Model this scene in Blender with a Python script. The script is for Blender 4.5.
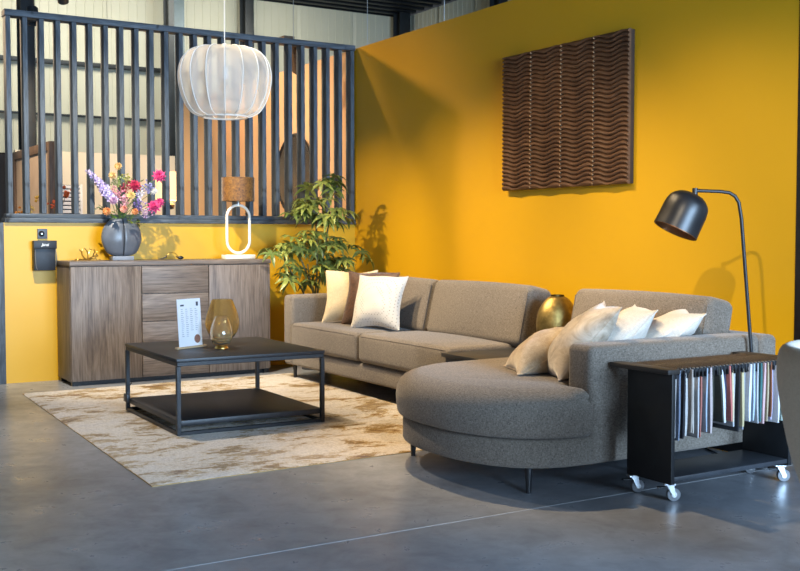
import bpy, bmesh, math, random
from mathutils import Vector, Matrix, Euler
random.seed(7)
R = math.radians
S = bpy.context.scene
for o in list(bpy.data.objects):
    bpy.data.objects.remove(o)
COL = S.collection

# ------------------------------------------------------------------ camera
FPX = 1063.0
PITCH = math.atan(49.5 / FPX)
YAW = math.atan(646 / FPX)
cd = bpy.data.cameras.new('camera')
cam = bpy.data.objects.new('camera', cd)
COL.objects.link(cam)
cam.location = (0, 0, 1.1)
cam.rotation_euler = (math.pi / 2 - PITCH, 0, -YAW)
cd.sensor_width = 36
cd.lens = 36 * FPX / 800
cd.clip_start = 0.05
cd.dof.use_dof = True
cd.dof.focus_distance = 6.6
cd.dof.aperture_fstop = 7.0
S.camera = cam

# ------------------------------------------------------------------ world and lights
def lin(c):
    if isinstance(c, str):
        c = tuple(int(c[i:i + 2], 16) / 255 for i in (0, 2, 4))
    return tuple((x / 12.92 if x <= .04045 else ((x + .055) / 1.055) ** 2.4) for x in c) + (1,)

W = bpy.data.worlds.new('world')
S.world = W
W.use_nodes = True
bg = W.node_tree.nodes['Background']
bg.inputs[0].default_value = (0.84, 0.91, 1.0, 1)
bg.inputs[1].default_value = 0.34

def area(name, loc, target, sx, sy, power, col):
    l = bpy.data.lights.new(name, 'AREA')
    l.shape = 'RECTANGLE'; l.size = sx; l.size_y = sy; l.energy = power; l.color = col
    o = bpy.data.objects.new(name, l); COL.objects.link(o)
    o.location = loc
    o.rotation_euler = (Vector(target) - Vector(loc)).to_track_quat('-Z', 'Y').to_euler()
    return o

# the glazed shop front behind the camera and an added fill light for the hall behind the slats
area('shop_window_light', (2.9, -4.2, 1.9), (2.7, 6.0, 0.6), 4.2, 2.4, 1500, (0.48, 0.71, 1.0))
area('hall_fill_light', (4.2, 13.6, 4.6), (4.2, 15.0, 2.6), 6.0, 1.2, 230, (1.0, 0.95, 0.80))

S.view_settings.view_transform = 'Standard'
S.view_settings.look = 'None'
S.view_settings.exposure = 0.0
S.view_settings.gamma = 1.0
S.view_settings.use_curve_mapping = False

# ------------------------------------------------------------------ materials
MATS = {}
def base_mat(name):
    m = bpy.data.materials.new(name); m.use_nodes = True
    MATS[name] = m
    nt = m.node_tree
    return m, nt, nt.nodes['Principled BSDF']

def coords(nt, scale=(1, 1, 1), rot=(0, 0, 0)):
    tc = nt.nodes.new('ShaderNodeTexCoord'); mp = nt.nodes.new('ShaderNodeMapping')
    nt.links.new(tc.outputs['Object'], mp.inputs['Vector'])
    mp.inputs['Scale'].default_value = scale
    mp.inputs['Rotation'].default_value = rot
    return mp.outputs['Vector']

def noise(nt, vec, scale, detail=4, rough=.55, dist=0):
    n = nt.nodes.new('ShaderNodeTexNoise')
    n.inputs['Scale'].default_value = scale
    n.inputs['Detail'].default_value = detail
    n.inputs['Roughness'].default_value = rough
    n.inputs['Distortion'].default_value = dist
    nt.links.new(vec, n.inputs['Vector'])
    return n.outputs['Fac']

def ramp(nt, fac, stops):
    r = nt.nodes.new('ShaderNodeValToRGB')
    el = r.color_ramp.elements
    while len(el) < len(stops): el.new(0.5)
    for e, (p, c) in zip(el, stops):
        e.position = p; e.color = lin(c) if not (isinstance(c, tuple) and len(c) == 4) else c
    nt.links.new(fac, r.inputs['Fac'])
    return r.outputs['Color']

def bump(nt, b, fac, strength, dist=.01):
    n = nt.nodes.new('ShaderNodeBump')
    n.inputs['Strength'].default_value = strength; n.inputs['Distance'].default_value = dist
    nt.links.new(fac, n.inputs['Height']); nt.links.new(n.outputs['Normal'], b.inputs['Normal'])

def mat(name, c1, c2=None, rough=.5, metal=0, scale=8, stretch=(1, 1, 1), bumpk=0, lo=.35, hi=.65, detail=4, dist=0, bdist=.005, spec=None):
    if name in MATS: return MATS[name]
    m, nt, b = base_mat(name)
    b.inputs['Roughness'].default_value = rough
    b.inputs['Metallic'].default_value = metal
    if spec is not None: b.inputs['Specular IOR Level'].default_value = spec
    v = coords(nt, stretch)
    f = noise(nt, v, scale, detail, .55, dist)
    c = ramp(nt, f, [(lo, c1), (hi, c2 or c1)])
    nt.links.new(c, b.inputs['Base Color'])
    if bumpk: bump(nt, b, f, bumpk, bdist)
    return m

def mixrgb(nt, a, b, fac, mode='MIX'):
    n = nt.nodes.new('ShaderNodeMix'); n.data_type = 'RGBA'; n.blend_type = mode
    def put(sock, v):
        if hasattr(v, 'is_linked') or hasattr(v, 'links'): nt.links.new(v, sock)
        else: sock.default_value = v
    put(n.inputs[0], fac); put(n.inputs[6], a); put(n.inputs[7], b)
    return n.outputs[2]

def fabric(name, dark, light, thread=260, sheen=.25, bumpk=.35, mottled=None):
    """woven cloth: two sets of stretched threads crossing"""
    if name in MATS: return MATS[name]
    m, nt, b = base_mat(name)
    b.inputs['Roughness'].default_value = .92
    b.inputs['Sheen Weight'].default_value = sheen
    b.inputs['Sheen Roughness'].default_value = .5
    b.inputs['Specular IOR Level'].default_value = .15
    f1 = noise(nt, coords(nt, (1, 1, .22)), thread, 2, .6)
    f2 = noise(nt, coords(nt, (.22, .22, 1)), thread, 2, .6)
    mm = nt.nodes.new('ShaderNodeMath'); mm.operation = 'ADD'
    nt.links.new(f1, mm.inputs[0]); nt.links.new(f2, mm.inputs[1])
    hh = nt.nodes.new('ShaderNodeMath'); hh.operation = 'MULTIPLY'; hh.inputs[1].default_value = .5
    nt.links.new(mm.outputs[0], hh.inputs[0])
    c = ramp(nt, hh.outputs[0], [(.36, dark), (.64, light)])
    if mottled:
        f3 = noise(nt, coords(nt), mottled[0], 4, .6)
        c2 = ramp(nt, f3, [(.4, mottled[1]), (.6, (1., 1., 1.))])
        c = mixrgb(nt, c, c2, 1.0, 'MULTIPLY')
    nt.links.new(c, b.inputs['Base Color'])
    bump(nt, b, hh.outputs[0], bumpk, .002)
    return m

def wood(name, dark, mid, light, axis='z', rough=.5, scale=5):
    if name in MATS: return MATS[name]
    m, nt, b = base_mat(name)
    b.inputs['Roughness'].default_value = rough
    st = {'z': (1, 1, .13), 'x': (.13, 1, 1), 'y': (1, .13, 1)}[axis]
    v = coords(nt, st)
    f = noise(nt, v, scale * 1.7, 8, .66, 2.6)
    c = ramp(nt, f, [(.28, dark), (.5, mid), (.74, light)])
    f2 = noise(nt, coords(nt, tuple(k * .3 if k < 1 else k for k in st)), scale * 26, 3, .6)
    c2 = ramp(nt, f2, [(.36, (.72, .70, .68)), (.56, (1., 1., 1.))])
    c = mixrgb(nt, c, c2, .8, 'MULTIPLY')
    if name.startswith('stained'):
        f3 = noise(nt, coords(nt, (1, 1, .55)), 11, 2, .5)
        c = mixrgb(nt, c, ramp(nt, f3, [(.27, (.35, .34, .34)), (.33, (1., 1., 1.))]), 1.0, 'MULTIPLY')
    nt.links.new(c, b.inputs['Base Color'])
    bump(nt, b, f2, .3, .002)
    return m

def yellow_paint():
    m, nt, b = base_mat('yellow_paint')
    b.inputs['Roughness'].default_value = .42
    b.inputs['Specular IOR Level'].default_value = .5
    f = noise(nt, coords(nt), 1.3, 4, .5)
    c = ramp(nt, f, [(.3, 'd29f0f'), (.7, 'd7a312')])
    nt.links.new(c, b.inputs['Base Color'])
    bump(nt, b, noise(nt, coords(nt), 160, 3), .12, .002)
    return m

def concrete():
    m, nt, b = base_mat('polished_concrete')
    v = coords(nt)
    f = noise(nt, v, .9, 8, .62, .6)
    c = ramp(nt, f, [(.3, '777b82'), (.5, '8c9097'), (.72, 'a0a3a8')])
    f2 = noise(nt, coords(nt, (1, 1, 1), (0, 0, .5)), 7, 6, .7, .4)
    c2 = ramp(nt, f2, [(.3, (.80, .80, .80)), (.6, (1., 1., 1.))])
    c = mixrgb(nt, c, c2, .8, 'MULTIPLY')
    f3 = noise(nt, v, 2.3, 3, .5)
    c3 = ramp(nt, f3, [(.18, (.6, .6, .62)), (.36, (1., 1., 1.))])
    c = mixrgb(nt, c, c3, .35, 'MULTIPLY')
    nt.links.new(c, b.inputs['Base Color'])
    rr = ramp(nt, f2, [(.3, (.38, .38, .38, 1)), (.7, (.25, .25, .25, 1))])
    nt.links.new(rr, b.inputs['Roughness'])
    bump(nt, b, f2, .05, .004)
    return m

def rug_pile():
    m, nt, b = base_mat('rug_pile')
    b.inputs['Roughness'].default_value = .95
    b.inputs['Sheen Weight'].default_value = .3
    b.inputs['Specular IOR Level'].default_value = .1
    v = coords(nt, (.75, 1.2, 1))
    f = noise(nt, v, 3.4, 15, .78, .3)
    c = ramp(nt, f, [(.39, '866620'), (.445, 'a9873e'), (.462, 'd8cab4'), (.54, 'e0d6c8'), (.68, 'cbbfb4')])
    f4 = noise(nt, coords(nt, (.7, 1.15, 1), (0, 0, .2)), 2.4, 15, .78, .3)
    c4 = ramp(nt, f4, [(.535, (1., 1., 1.)), (.56, (.82, .71, .42)), (.62, (.64, .51, .22))])
    c = mixrgb(nt, c, c4, .85, 'MULTIPLY')
    f2 = noise(nt, coords(nt), 90, 3, .7)
    c2 = ramp(nt, f2, [(.3, (.82, .81, .80)), (.6, (1., 1., 1.))])
    c = mixrgb(nt, c, c2, 1.0, 'MULTIPLY')
    nt.links.new(c, b.inputs['Base Color'])
    bump(nt, b, f2, .8, .01)
    return m

def pillow_print(name, ground, mark, sc=70):
    """small all-over geometric print"""
    if name in MATS: return MATS[name]
    m, nt, b = base_mat(name)
    b.inputs['Roughness'].default_value = .9
    b.inputs['Sheen Weight'].default_value = .2
    n = nt.nodes.new('ShaderNodeTexVoronoi'); n.inputs['Scale'].default_value = sc
    n.inputs['Randomness'].default_value = .15
    nt.links.new(coords(nt, (1, 1, 1), (0, .78, 0)), n.inputs['Vector'])
    c = ramp(nt, n.outputs['Distance'], [(.16, mark), (.30, ground)])
    nt.links.new(c, b.inputs['Base Color'])
    return m

def velvet(name, dark, light, sc=14):
    if name in MATS: return MATS[name]
    m, nt, b = base_mat(name)
    b.inputs['Roughness'].default_value = .55
    b.inputs['Sheen Weight'].default_value = .8
    b.inputs['Sheen Roughness'].default_value = .35
    f = noise(nt, coords(nt), sc, 6, .7, .8)
    c = ramp(nt, f, [(.35, dark), (.62, light)])
    nt.links.new(c, b.inputs['Base Color'])
    bump(nt, b, f, .5, .008)
    return m

def glass(name, col, rough=.02, ior=1.35):
    if name in MATS: return MATS[name]
    m, nt, b = base_mat(name)
    b.inputs['Base Color'].default_value = lin(col)
    b.inputs['Roughness'].default_value = rough
    b.inputs['Transmission Weight'].default_value = .95
    b.inputs['IOR'].default_value = ior
    return m

def sheer(name, col, tr=.25):
    """thin fabric that lets light and a little of the view through"""
    m, nt, b = base_mat(name)
    out = nt.nodes['Material Output']
    b.inputs['Base Color'].default_value = lin(col); b.inputs['Roughness'].default_value = .9
    tl = nt.nodes.new('ShaderNodeBsdfTranslucent'); tl.inputs['Color'].default_value = lin(col)
    tp = nt.nodes.new('ShaderNodeBsdfTransparent')
    m1 = nt.nodes.new('ShaderNodeMixShader'); m1.inputs[0].default_value = .45
    nt.links.new(b.outputs[0], m1.inputs[1]); nt.links.new(tl.outputs[0], m1.inputs[2])
    m2 = nt.nodes.new('ShaderNodeMixShader'); m2.inputs[0].default_value = tr
    nt.links.new(m1.outputs[0], m2.inputs[1]); nt.links.new(tp.outputs[0], m2.inputs[2])
    nt.links.new(m2.outputs[0], out.inputs['Surface'])
    return m

def glow(name, col, k):
    m, nt, b = base_mat(name)
    b.inputs['Base Color'].default_value = lin(col)
    b.inputs['Emission Color'].default_value = lin(col)
    b.inputs['Emission Strength'].default_value = k
    return m

YEL = yellow_paint(); CONC = concrete(); RUG = rug_pile()
SOFA = fabric('sofa_weave', '4f4840', '8d8378', 430, .2, .3)
SLAT = wood('stained_slat', '32383f', '4d565f', '697480', 'z', .6, 6)
SLATX = wood('stained_rail', '32383f', '4d565f', '697480', 'x', .6, 6)
OAKZ = wood('smoked_oak_upright', '574b42', '75685e', '8f8276', 'z', .5, 4.2)
OAKX = wood('smoked_oak_lying', '574b42', '75685e', '8f8276', 'x', .5, 4.2)
BLACK = mat('black_steel', '17181b', '202226', .42, .0, 30)
BLACKTOP = mat('black_ash_top', '1c1d20', '26272b', .45, 0, 40, (1, .1, 1), .1)
DARK = mat('near_black', '0a0a0a', '0d0d0d', .9)  # plain near-black, for the socket disc and the cabinet body
BEIGEWALL = mat('beige_paint', 'c9a37c', 'cfaa84', .75, 0, 2)
CREAMWALL = mat('cream_board', 'd8cfba', 'ddd5c2', .8, 0, 2)
HALLPANEL = mat('hall_panel', 'b9b6a0', 'c1beaa', .6, 0, .8)
STEEL = mat('dark_steel', '23272a', '2d3236', .5, .3, 6)
GREYSTEEL = mat('grey_steel', '57656a', '63727a', .5, .2, 6)
DECK = mat('roof_deck', '14161a', '1b1e22', .5, .2, 3)
BRASS = mat('brushed_brass', 'b08b45', 'd0ab62', .3, 1, 24, (1, 1, 1), .1)
CHROME = mat('chrome', 'b6b9bc', 'c4c7ca', .35, 1)
WHITEMETAL = mat('white_lacquer', 'e6dfd2', 'eae4d8', .4)
PLASTICW = mat('white_plastic', 'dcdad6', 'e2e0dc', .45)

# ------------------------------------------------------------------ mesh helpers
OFF = {}
class MB:
    def __init__(s): s.bm = bmesh.new()
    def box(s, x0, x1, y0, y1, z0, z1, bev=0, seg=2, M=None):
        r = bmesh.ops.create_cube(s.bm, size=1)
        vs = r['verts']
        for v in vs:
            v.co = Vector(((x0 + x1) / 2 + v.co.x * (x1 - x0), (y0 + y1) / 2 + v.co.y * (y1 - y0), (z0 + z1) / 2 + v.co.z * (z1 - z0)))
        if bev:
            es = list({e for v in vs for e in v.link_edges})
            g = bmesh.ops.bevel(s.bm, geom=es, offset=bev, segments=seg, profile=.5, affect='EDGES')
            vs = list({v for f in g['faces'] for v in f.verts} | {v for v in vs if v.is_valid})
        if M is not None:
            for v in vs: v.co = M @ v.co
        return s
    def raw(s, verts, faces, M=None):
        vv = [s.bm.verts.new(M @ Vector(v) if M is not None else Vector(v)) for v in verts]
        for f in faces:
            try: s.bm.faces.new([vv[i] for i in f])
            except ValueError: pass
        return s
    def tube(s, pts, r, n=8, closed=False, cap=True):
        pts = [Vector(p) for p in pts]; L = len(pts)
        rs = r if isinstance(r, (list, tuple)) else [r] * L
        rings = []; ref = None
        for i, p in enumerate(pts):
            if closed: t = pts[(i + 1) % L] - pts[i - 1]
            else: t = pts[min(i + 1, L - 1)] - pts[max(i - 1, 0)]
            t.normalize()
            if ref is None:
                ref = Vector((0, 0, 1)) if abs(t.z) < .9 else Vector((1, 0, 0))
            a = t.cross(ref); 
            if a.length < 1e-4: a = t.cross(Vector((0.3, 1, .2)))
            a.normalize(); b = a.cross(t); b.normalize(); ref = b
            rings.append([s.bm.verts.new(p + (a * math.cos(2 * math.pi * k / n) + b * math.sin(2 * math.pi * k / n)) * rs[i]) for k in range(n)])
        for i in range(L if closed else L - 1):
            A = rings[i]; B = rings[(i + 1) % L]
            for k in range(n):
                s.bm.faces.new((A[k], A[(k + 1) % n], B[(k + 1) % n], B[k]))
        if cap and not closed:
            s.bm.faces.new(rings[0][::-1]); s.bm.faces.new(rings[-1])
        return s
    def lathe(s, prof, n=32, c=(0, 0), sx=1, sy=1, mod=None, closed=False):
        rings = []
        for (r, z) in prof:
            if r < 1e-5: rings.append([s.bm.verts.new((c[0], c[1], z))])
            else:
                ring = []
                for k in range(n):
                    a = 2 * math.pi * k / n; rr = r * (mod(a, z) if mod else 1)
                    ring.append(s.bm.verts.new((c[0] + sx * rr * math.cos(a), c[1] + sy * rr * math.sin(a), z)))
                rings.append(ring)
        m = len(rings)
        for i in range(m if closed else m - 1):
            A, B = rings[i], rings[(i + 1) % m]
            for k in range(n):
                k2 = (k + 1) % n
                if len(A) == 1 and len(B) == 1: continue
                if len(A) == 1: s.bm.faces.new((A[0], B[k2], B[k]))
                elif len(B) == 1: s.bm.faces.new((A[k], A[k2], B[0]))
                else: s.bm.faces.new((A[k], A[k2], B[k2], B[k]))
        return s
    def prism(s, poly, z0, z1, bev=0, seg=2):
        a = [s.bm.verts.new((x, y, z0)) for x, y in poly]; b = [s.bm.verts.new((x, y, z1)) for x, y in poly]
        n = len(poly)
        f0 = s.bm.faces.new(a[::-1]); f1 = s.bm.faces.new(b)
        for k in range(n): s.bm.faces.new((a[k], a[(k + 1) % n], b[(k + 1) % n], b[k]))
        if bev:
            bmesh.ops.bevel(s.bm, geom=list(f0.edges) + list(f1.edges), offset=bev, segments=seg, profile=.5, affect='EDGES')
        return s
    def ball(s, c, r, sub=2, sc=(1, 1, 1), f=None):
        g = bmesh.ops.create_icosphere(s.bm, subdivisions=sub, radius=1)
        for v in g['verts']:
            k = f(v.co) if f else 1
            v.co = Vector(c) + Vector((v.co.x * r * sc[0] * k, v.co.y * r * sc[1] * k, v.co.z * r * sc[2] * k))
        return s
    def soft(s, cx, cy, cz, hx, hy, hz, r, puff=(0, 0, 0), ni=7, nr=3, M=None):
        """upholstered cushion: rounded box that bulges"""
        H = (hx, hy, hz)
        def par(h):
            inn = [-(h - r) + 2 * (h - r) * i / ni for i in range(ni + 1)]
            ed = [(h - r) + r * math.tan(R(45 * (k + 1) / nr)) for k in range(nr)]
            return [-e for e in ed[::-1]] + inn + ed
        P = [par(h) for h in H]
        for ax in range(3):
            u, w = [(1, 2), (2, 0), (0, 1)][ax]
            for sg in (-1, 1):
                grid = []
                for a in P[u]:
                    row = []
                    for b in P[w]:
                        p = [0, 0, 0]; p[ax] = sg * H[ax]; p[u] = a; p[w] = b
                        q = [max(-(H[i] - r), min(H[i] - r, p[i])) for i in range(3)]
                        d = Vector([p[i] - q[i] for i in range(3)])
                        if d.length > 1e-9: d = d.normalized() * r
                        p = [q[i] + d[i] for i in range(3)]
                        t = [p[i] / H[i] for i in range(3)]
                        o = [p[i] + puff[i] * t[i] * max(0, 1 - t[(i + 1) % 3] ** 2) * max(0, 1 - t[(i + 2) % 3] ** 2) for i in range(3)]
                        co = Vector((o[0] + cx, o[1] + cy, o[2] + cz))
                        row.append(s.bm.verts.new(M @ co if M is not None else co))
                    grid.append(row)
                for i in range(len(grid) - 1):
                    for j in range(len(grid[0]) - 1):
                        q = (grid[i][j], grid[i + 1][j], grid[i + 1][j + 1], grid[i][j + 1])
                        s.bm.faces.new(q if sg > 0 else q[::-1])
        bmesh.ops.remove_doubles(s.bm, verts=s.bm.verts[:], dist=1e-5)
        return s
    def mesh(s, name, m, smooth=True, ang=40):
        bmesh.ops.recalc_face_normals(s.bm, faces=s.bm.faces[:])
        me = bpy.data.meshes.new(name)
        if smooth:
            for f in s.bm.faces: f.smooth = True
            lim = R(ang)
            for e in s.bm.edges:
                if len(e.link_faces) == 2 and e.calc_face_angle(0) > lim: e.smooth = False
        s.bm.to_mesh(me); s.bm.free()
        me.materials.append(m)
        return me
    def build(s, name, m, parent=None, smooth=True, ang=40, world=True):
        """world=True: coordinates are room coordinates, moved into the parent's frame"""
        if parent is not None and world:
            off = OFF.get(parent.name, Vector())
            for v in s.bm.verts: v.co -= off
        elif parent is None:
            # origin at the base centre of the thing
            lo = [min(v.co[i] for v in s.bm.verts) for i in range(3)]
            hi = [max(v.co[i] for v in s.bm.verts) for i in range(3)]
            off = Vector(((lo[0] + hi[0]) / 2, (lo[1] + hi[1]) / 2, lo[2]))
            for v in s.bm.verts: v.co -= off
        o = bpy.data.objects.new(name, s.mesh(name, m, smooth, ang))
        COL.objects.link(o)
        if parent is not None:
            o.parent = parent; OFF[o.name] = OFF.get(parent.name, Vector())
        else:
            o.location = off; OFF[o.name] = off
        return o

def tag(o, label, cat=None, group=None, kind=None):
    o['label'] = label
    if cat: o['category'] = cat
    if group: o['group'] = group
    if kind: o['kind'] = kind
    return o
def thing(name, label, cat, loc=(0, 0, 0), rz=0, group=None, rot=None):
    o = bpy.data.objects.new(name, None); COL.objects.link(o)
    o.empty_display_size = .1
    o.location = loc; o.rotation_euler = rot or (0, 0, rz)
    OFF[o.name] = Vector(loc)
    return tag(o, label, cat, group)
def struct(name, mb, m, label, parent=None, smooth=False):
    o = mb.build(name, m, parent, smooth)
    if parent is None: tag(o, label, 'structure' if 'wall' not in name else 'wall', kind='structure')
    return o
def inst(name, me, parent, loc=(0, 0, 0), rot=(0, 0, 0), sc=(1, 1, 1)):
    o = bpy.data.objects.new(name, me); COL.objects.link(o)
    o.parent = parent; o.location = loc; o.rotation_euler = rot; o.scale = sc
    return o
def crom(pts, n=8, closed=True):
    out = []; L = len(pts)
    rng = range(L) if closed else range(L - 1)
    for i in rng:
        if closed: p0, p1, p2, p3 = pts[i - 1], pts[i], pts[(i + 1) % L], pts[(i + 2) % L]
        else: p0, p1, p2, p3 = pts[max(i - 1, 0)], pts[i], pts[i + 1], pts[min(i + 2, L - 1)]
        for k in range(n):
            t = k / n
            out.append(tuple(.5 * (2 * b + (c - a) * t + (2 * a - 5 * b + 4 * c - d) * t * t + (3 * b - a - 3 * c + d) * t ** 3) for a, b, c, d in zip(p0, p1, p2, p3)))
    if not closed: out.append(tuple(pts[-1]))
    return out

# ------------------------------------------------------------------ the setting
XR, YB, HW = 4.556, 8.26, 2.742
fl = tag(MB().box(-7, 12, -5, 16, -.12, 0).build('floor', CONC, None, False), 'grey polished concrete floor of the showroom', 'floor', kind='structure')
JOINT = mat('joint_filler', '96989a', 'a0a2a3', .7, 0, 20)
MB().box(-3.2, 5.2, 3.347, 3.353, -.01, .0007).build('floor_joint', JOINT, fl, False)
w = struct('wall_right', MB().box(XR, XR + .12, 3.602, YB + .12, 0, HW), YEL, 'tall yellow ochre painted wall behind the sofa')
w = struct('wall_back', MB().box(1.585, XR - .002, YB, YB + .12, 0, 1.20), YEL, 'low yellow painted wall behind the wooden sideboard')
tag(MB().box(1.47, 1.583, YB - .02, YB + .12, 0, 1.20, .003).build('trim_1', SLAT, None), 'dark stained post closing the left end of the low yellow wall', 'post', kind='structure')
tag(MB().box(XR - .002, XR + .14, 3.48, 3.60, 0, HW + .02, .003).build('trim_2', BLACK, None), 'black post closing the right end of the yellow wall', 'post', kind='structure')
struct('wall_beyond', MB().box(XR + .002, XR + .12, YB + .13, 12.72, 0, HW), BEIGEWALL, 'beige wall seen through the slatted partition')
struct('wall_rear', MB().box(2.62, 4.54, 12.9, 13.0, 0, 2.1), CREAMWALL, 'low cream board wall far behind the slats')

# far hall: profiled panels, rails, columns, roof
YF, XF, ZT = 15.3, 9.36, 4.73
def hall_panel_mesh(wd):
    mb = MB(); n = 8; v = []; f = []
    xs = []
    for k in range(n):
        a = wd * k / n
        d = 0 if k else .012
        xs += [(a + .006, -.012 if k == 0 else 0), (a + wd / n * .46, 0), (a + wd / n * .5, .006), (a + wd / n * .54, 0)]
    xs.append((wd - .006, 0))
    for (x, y) in xs: v += [(x, -y, 0), (x, -y, ZT)]
    for i in range(len(xs) - 1): f.append((2 * i, 2 * i + 2, 2 * i + 3, 2 * i + 1))
    mb.raw(v, f)
    # thickness
    mb.box(.004, wd - .004, .02, .1, 0, ZT)
    return mb.mesh('panel', HALLPANEL, False)
hp = hall_panel_mesh(1.0)
wf = struct('wall_far', MB().box(.3, XF, YF + .08, YF + .14, 0, ZT), DECK, 'pale ribbed metal wall at the far end of the hall')
wside = struct('wall_far_side', MB().box(XF + .08, XF + .14, 6.0, YF, 0, ZT), DECK, 'pale ribbed metal side wall of the hall above the yellow wall')
for k in range(9):
    inst('panel', hp, wf, Vector((.4 + k * 1.0, YF, 0)) - OFF['wall_far'])
for k in range(9):
    inst('panel', hp, wside, Vector((XF, YF - .05 - k * 1.0, 0)) - OFF['wall_far_side'], (0, 0, -math.pi / 2))
for z, lab in ((3.52, 'upper dark steel rail running along the pale hall wall'), (2.79, 'lower thin dark steel rail running along the pale hall wall')):
    h = .03 if z > 3 else .014
    tag(MB().box(.4, 5.9, YF - .09, YF - .02, z - h, z + h, .004).build('wall_rail', STEEL, None), lab, 'rail')
def column(x, y, wd, m, lab):
    t = thing('steel_column', lab, 'column', (x, y, 0), 0, 'steel columns of the hall')
    MB().box(-wd, wd, -.11, -.095, 0, ZT, .002).build('flange', m, t, world=False)
    MB().box(-wd, wd, .095, .11, 0, ZT, .002).build('flange', m, t, world=False)
    MB().box(-.008, .008, -.095, .095, 0, ZT).build('web', m, t, world=False)
    MB().box(-wd * 1.2, wd * 1.2, -.14, .14, 0, .02).build('base_plate', m, t, world=False)
column(5.28, 14.9, .085, GREYSTEEL, 'grey blue steel column left of the white pendant lamp')
column(4.98, 14.35, .04, STEEL, 'slim black steel column hugging the grey blue column')
column(6.42, 15.0, .07, STEEL, 'black steel column right of the pendant lamp cord')
column(9.15, 15.0, .10, STEEL, 'black steel column in the far corner of the hall')
column(9.15, 12.35, .08, STEEL, 'black steel column above the top edge of the yellow wall')
column(2.80, 13.1, .08, STEEL, 'dark steel column behind the first slats of the partition')
for a, b, lab in (((1.9, 12.6, 3.5), (3.5, 12.6, 4.6), 'diagonal dark steel brace behind the first slats'),
                  ((1.6, 12.6, 4.0), (2.9, 12.6, 4.9), 'short diagonal steel brace at the top left corner')):
    tag(MB().tube([a, b], .05, 6).build('steel_brace', STEEL, None), lab, 'brace')
cl = tag(MB().box(-7, 12, -5, 16, ZT + .12, ZT + .3).build('ceiling', DECK, None, False), 'black profiled metal roof deck of the hall', 'ceiling', kind='structure')
rib = MB().box(-7, 9.3, -.05, .05, ZT, ZT + .13).mesh('deck_rib', DECK, False)
for k in range(28):
    inst('deck_rib', rib, cl, Vector((0, 8.6 + k * .25, 0)) - OFF['ceiling'])
for x, y, z0, lab in ((4.62, 8.15, HW, 'thin steel wire rising from the corner of the yellow wall'), (4.62, 6.94, HW, 'thin steel wire rising from the top of the yellow wall'),
                  (3.985, 8.31, 2.77, 'thin steel wire rising from the slatted partition')):
    tag(MB().tube([(x, y, z0), (x, y, ZT)], .0025, 6).build('suspension_wire', CHROME, None), lab, 'wire')

# ------------------------------------------------------------------ slatted partition
def slat_partition():
    t = thing('slat_partition', 'dark stained slatted timber partition standing on the low yellow wall', 'partition', (3.05, 8.30, 1.20))
    MB().box(1.59, XR - .004, 8.235, 8.355, 1.202, 1.235, .003).build('sill_rail', SLATX, t)
    MB().box(1.605, XR - .006, 8.25, 8.35, 1.236, 1.268, .003).build('bottom_rail', SLATX, t)
    MB().box(1.612, XR - .004, 8.24, 8.35, 2.722, 2.768, .003).build('top_rail', SLATX, t)
    sl = MB().box(-.018, .018, -.047, .047, 0, 1.452, .0025, 1).mesh('slat', SLAT)
    n = 25
    for k in range(n):
        x = 1.638 + k * (4.526 - 1.638) / (n - 1)
        o = inst('slat', sl, t, Vector((x, 8.297, 1.269)) - OFF[t.name])
    BR = wood('raw_brace', '4a3a2c', '5d4a38', '705a44', 'x', .7, 6)
    MB().box(3.92, 4.02, 8.36, 8.60, 2.77, 2.815, .003).build('brace_block', BR, t)
    MB().tube([(4.02, 8.40, 2.77), (4.16, 8.62, 2.56)], .04, 4).build('brace', BR, t)
slat_partition()

# ------------------------------------------------------------------ sideboard
def sideboard():
    x0, x1, yf, yb = 1.958, 3.54, 7.83, 8.235
    t = thing('sideboard', 'smoked oak sideboard with two doors and four drawers against the yellow wall', 'sideboard', ((x0 + x1) / 2, (yf + yb) / 2, 0))
    MB().box(x0 + .05, x1 - .05, yf + .05, yb - .03, 0, .034).build('plinth', BLACK, t)
    MB().box(x0, x1, yf + .024, yb, .032, .878, .002).build('carcass', OAKZ, t)
    MB().box(x0 - .004, x1 + .004, yf - .004, yb, .880, .915, .003).build('top', OAKX, t)
    g = .003
    for a, b in ((x0, 2.487), (3.019, x1)):
        MB().box(a + g, b - g, yf, yf + .023, .036, .874, .0025).build('door', OAKZ, t)
    zs = [.036, .2455, .455, .6645, .874]
    for a, b in zip(zs, zs[1:]):
        MB().box(2.487 + g, 3.019 - g, yf, yf + .023, a + (g if a > .04 else 0), b - (g if b < .87 else 0), .0025).build('drawer', OAKX, t)
    for x in (x0 + .03, x1 - .03):
        for y in (yf + .04, yb - .04):
            MB().box(x - .02, x + .02, y - .02, y + .02, 0, .034).build('foot', BLACK, t)
sideboard()

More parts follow.
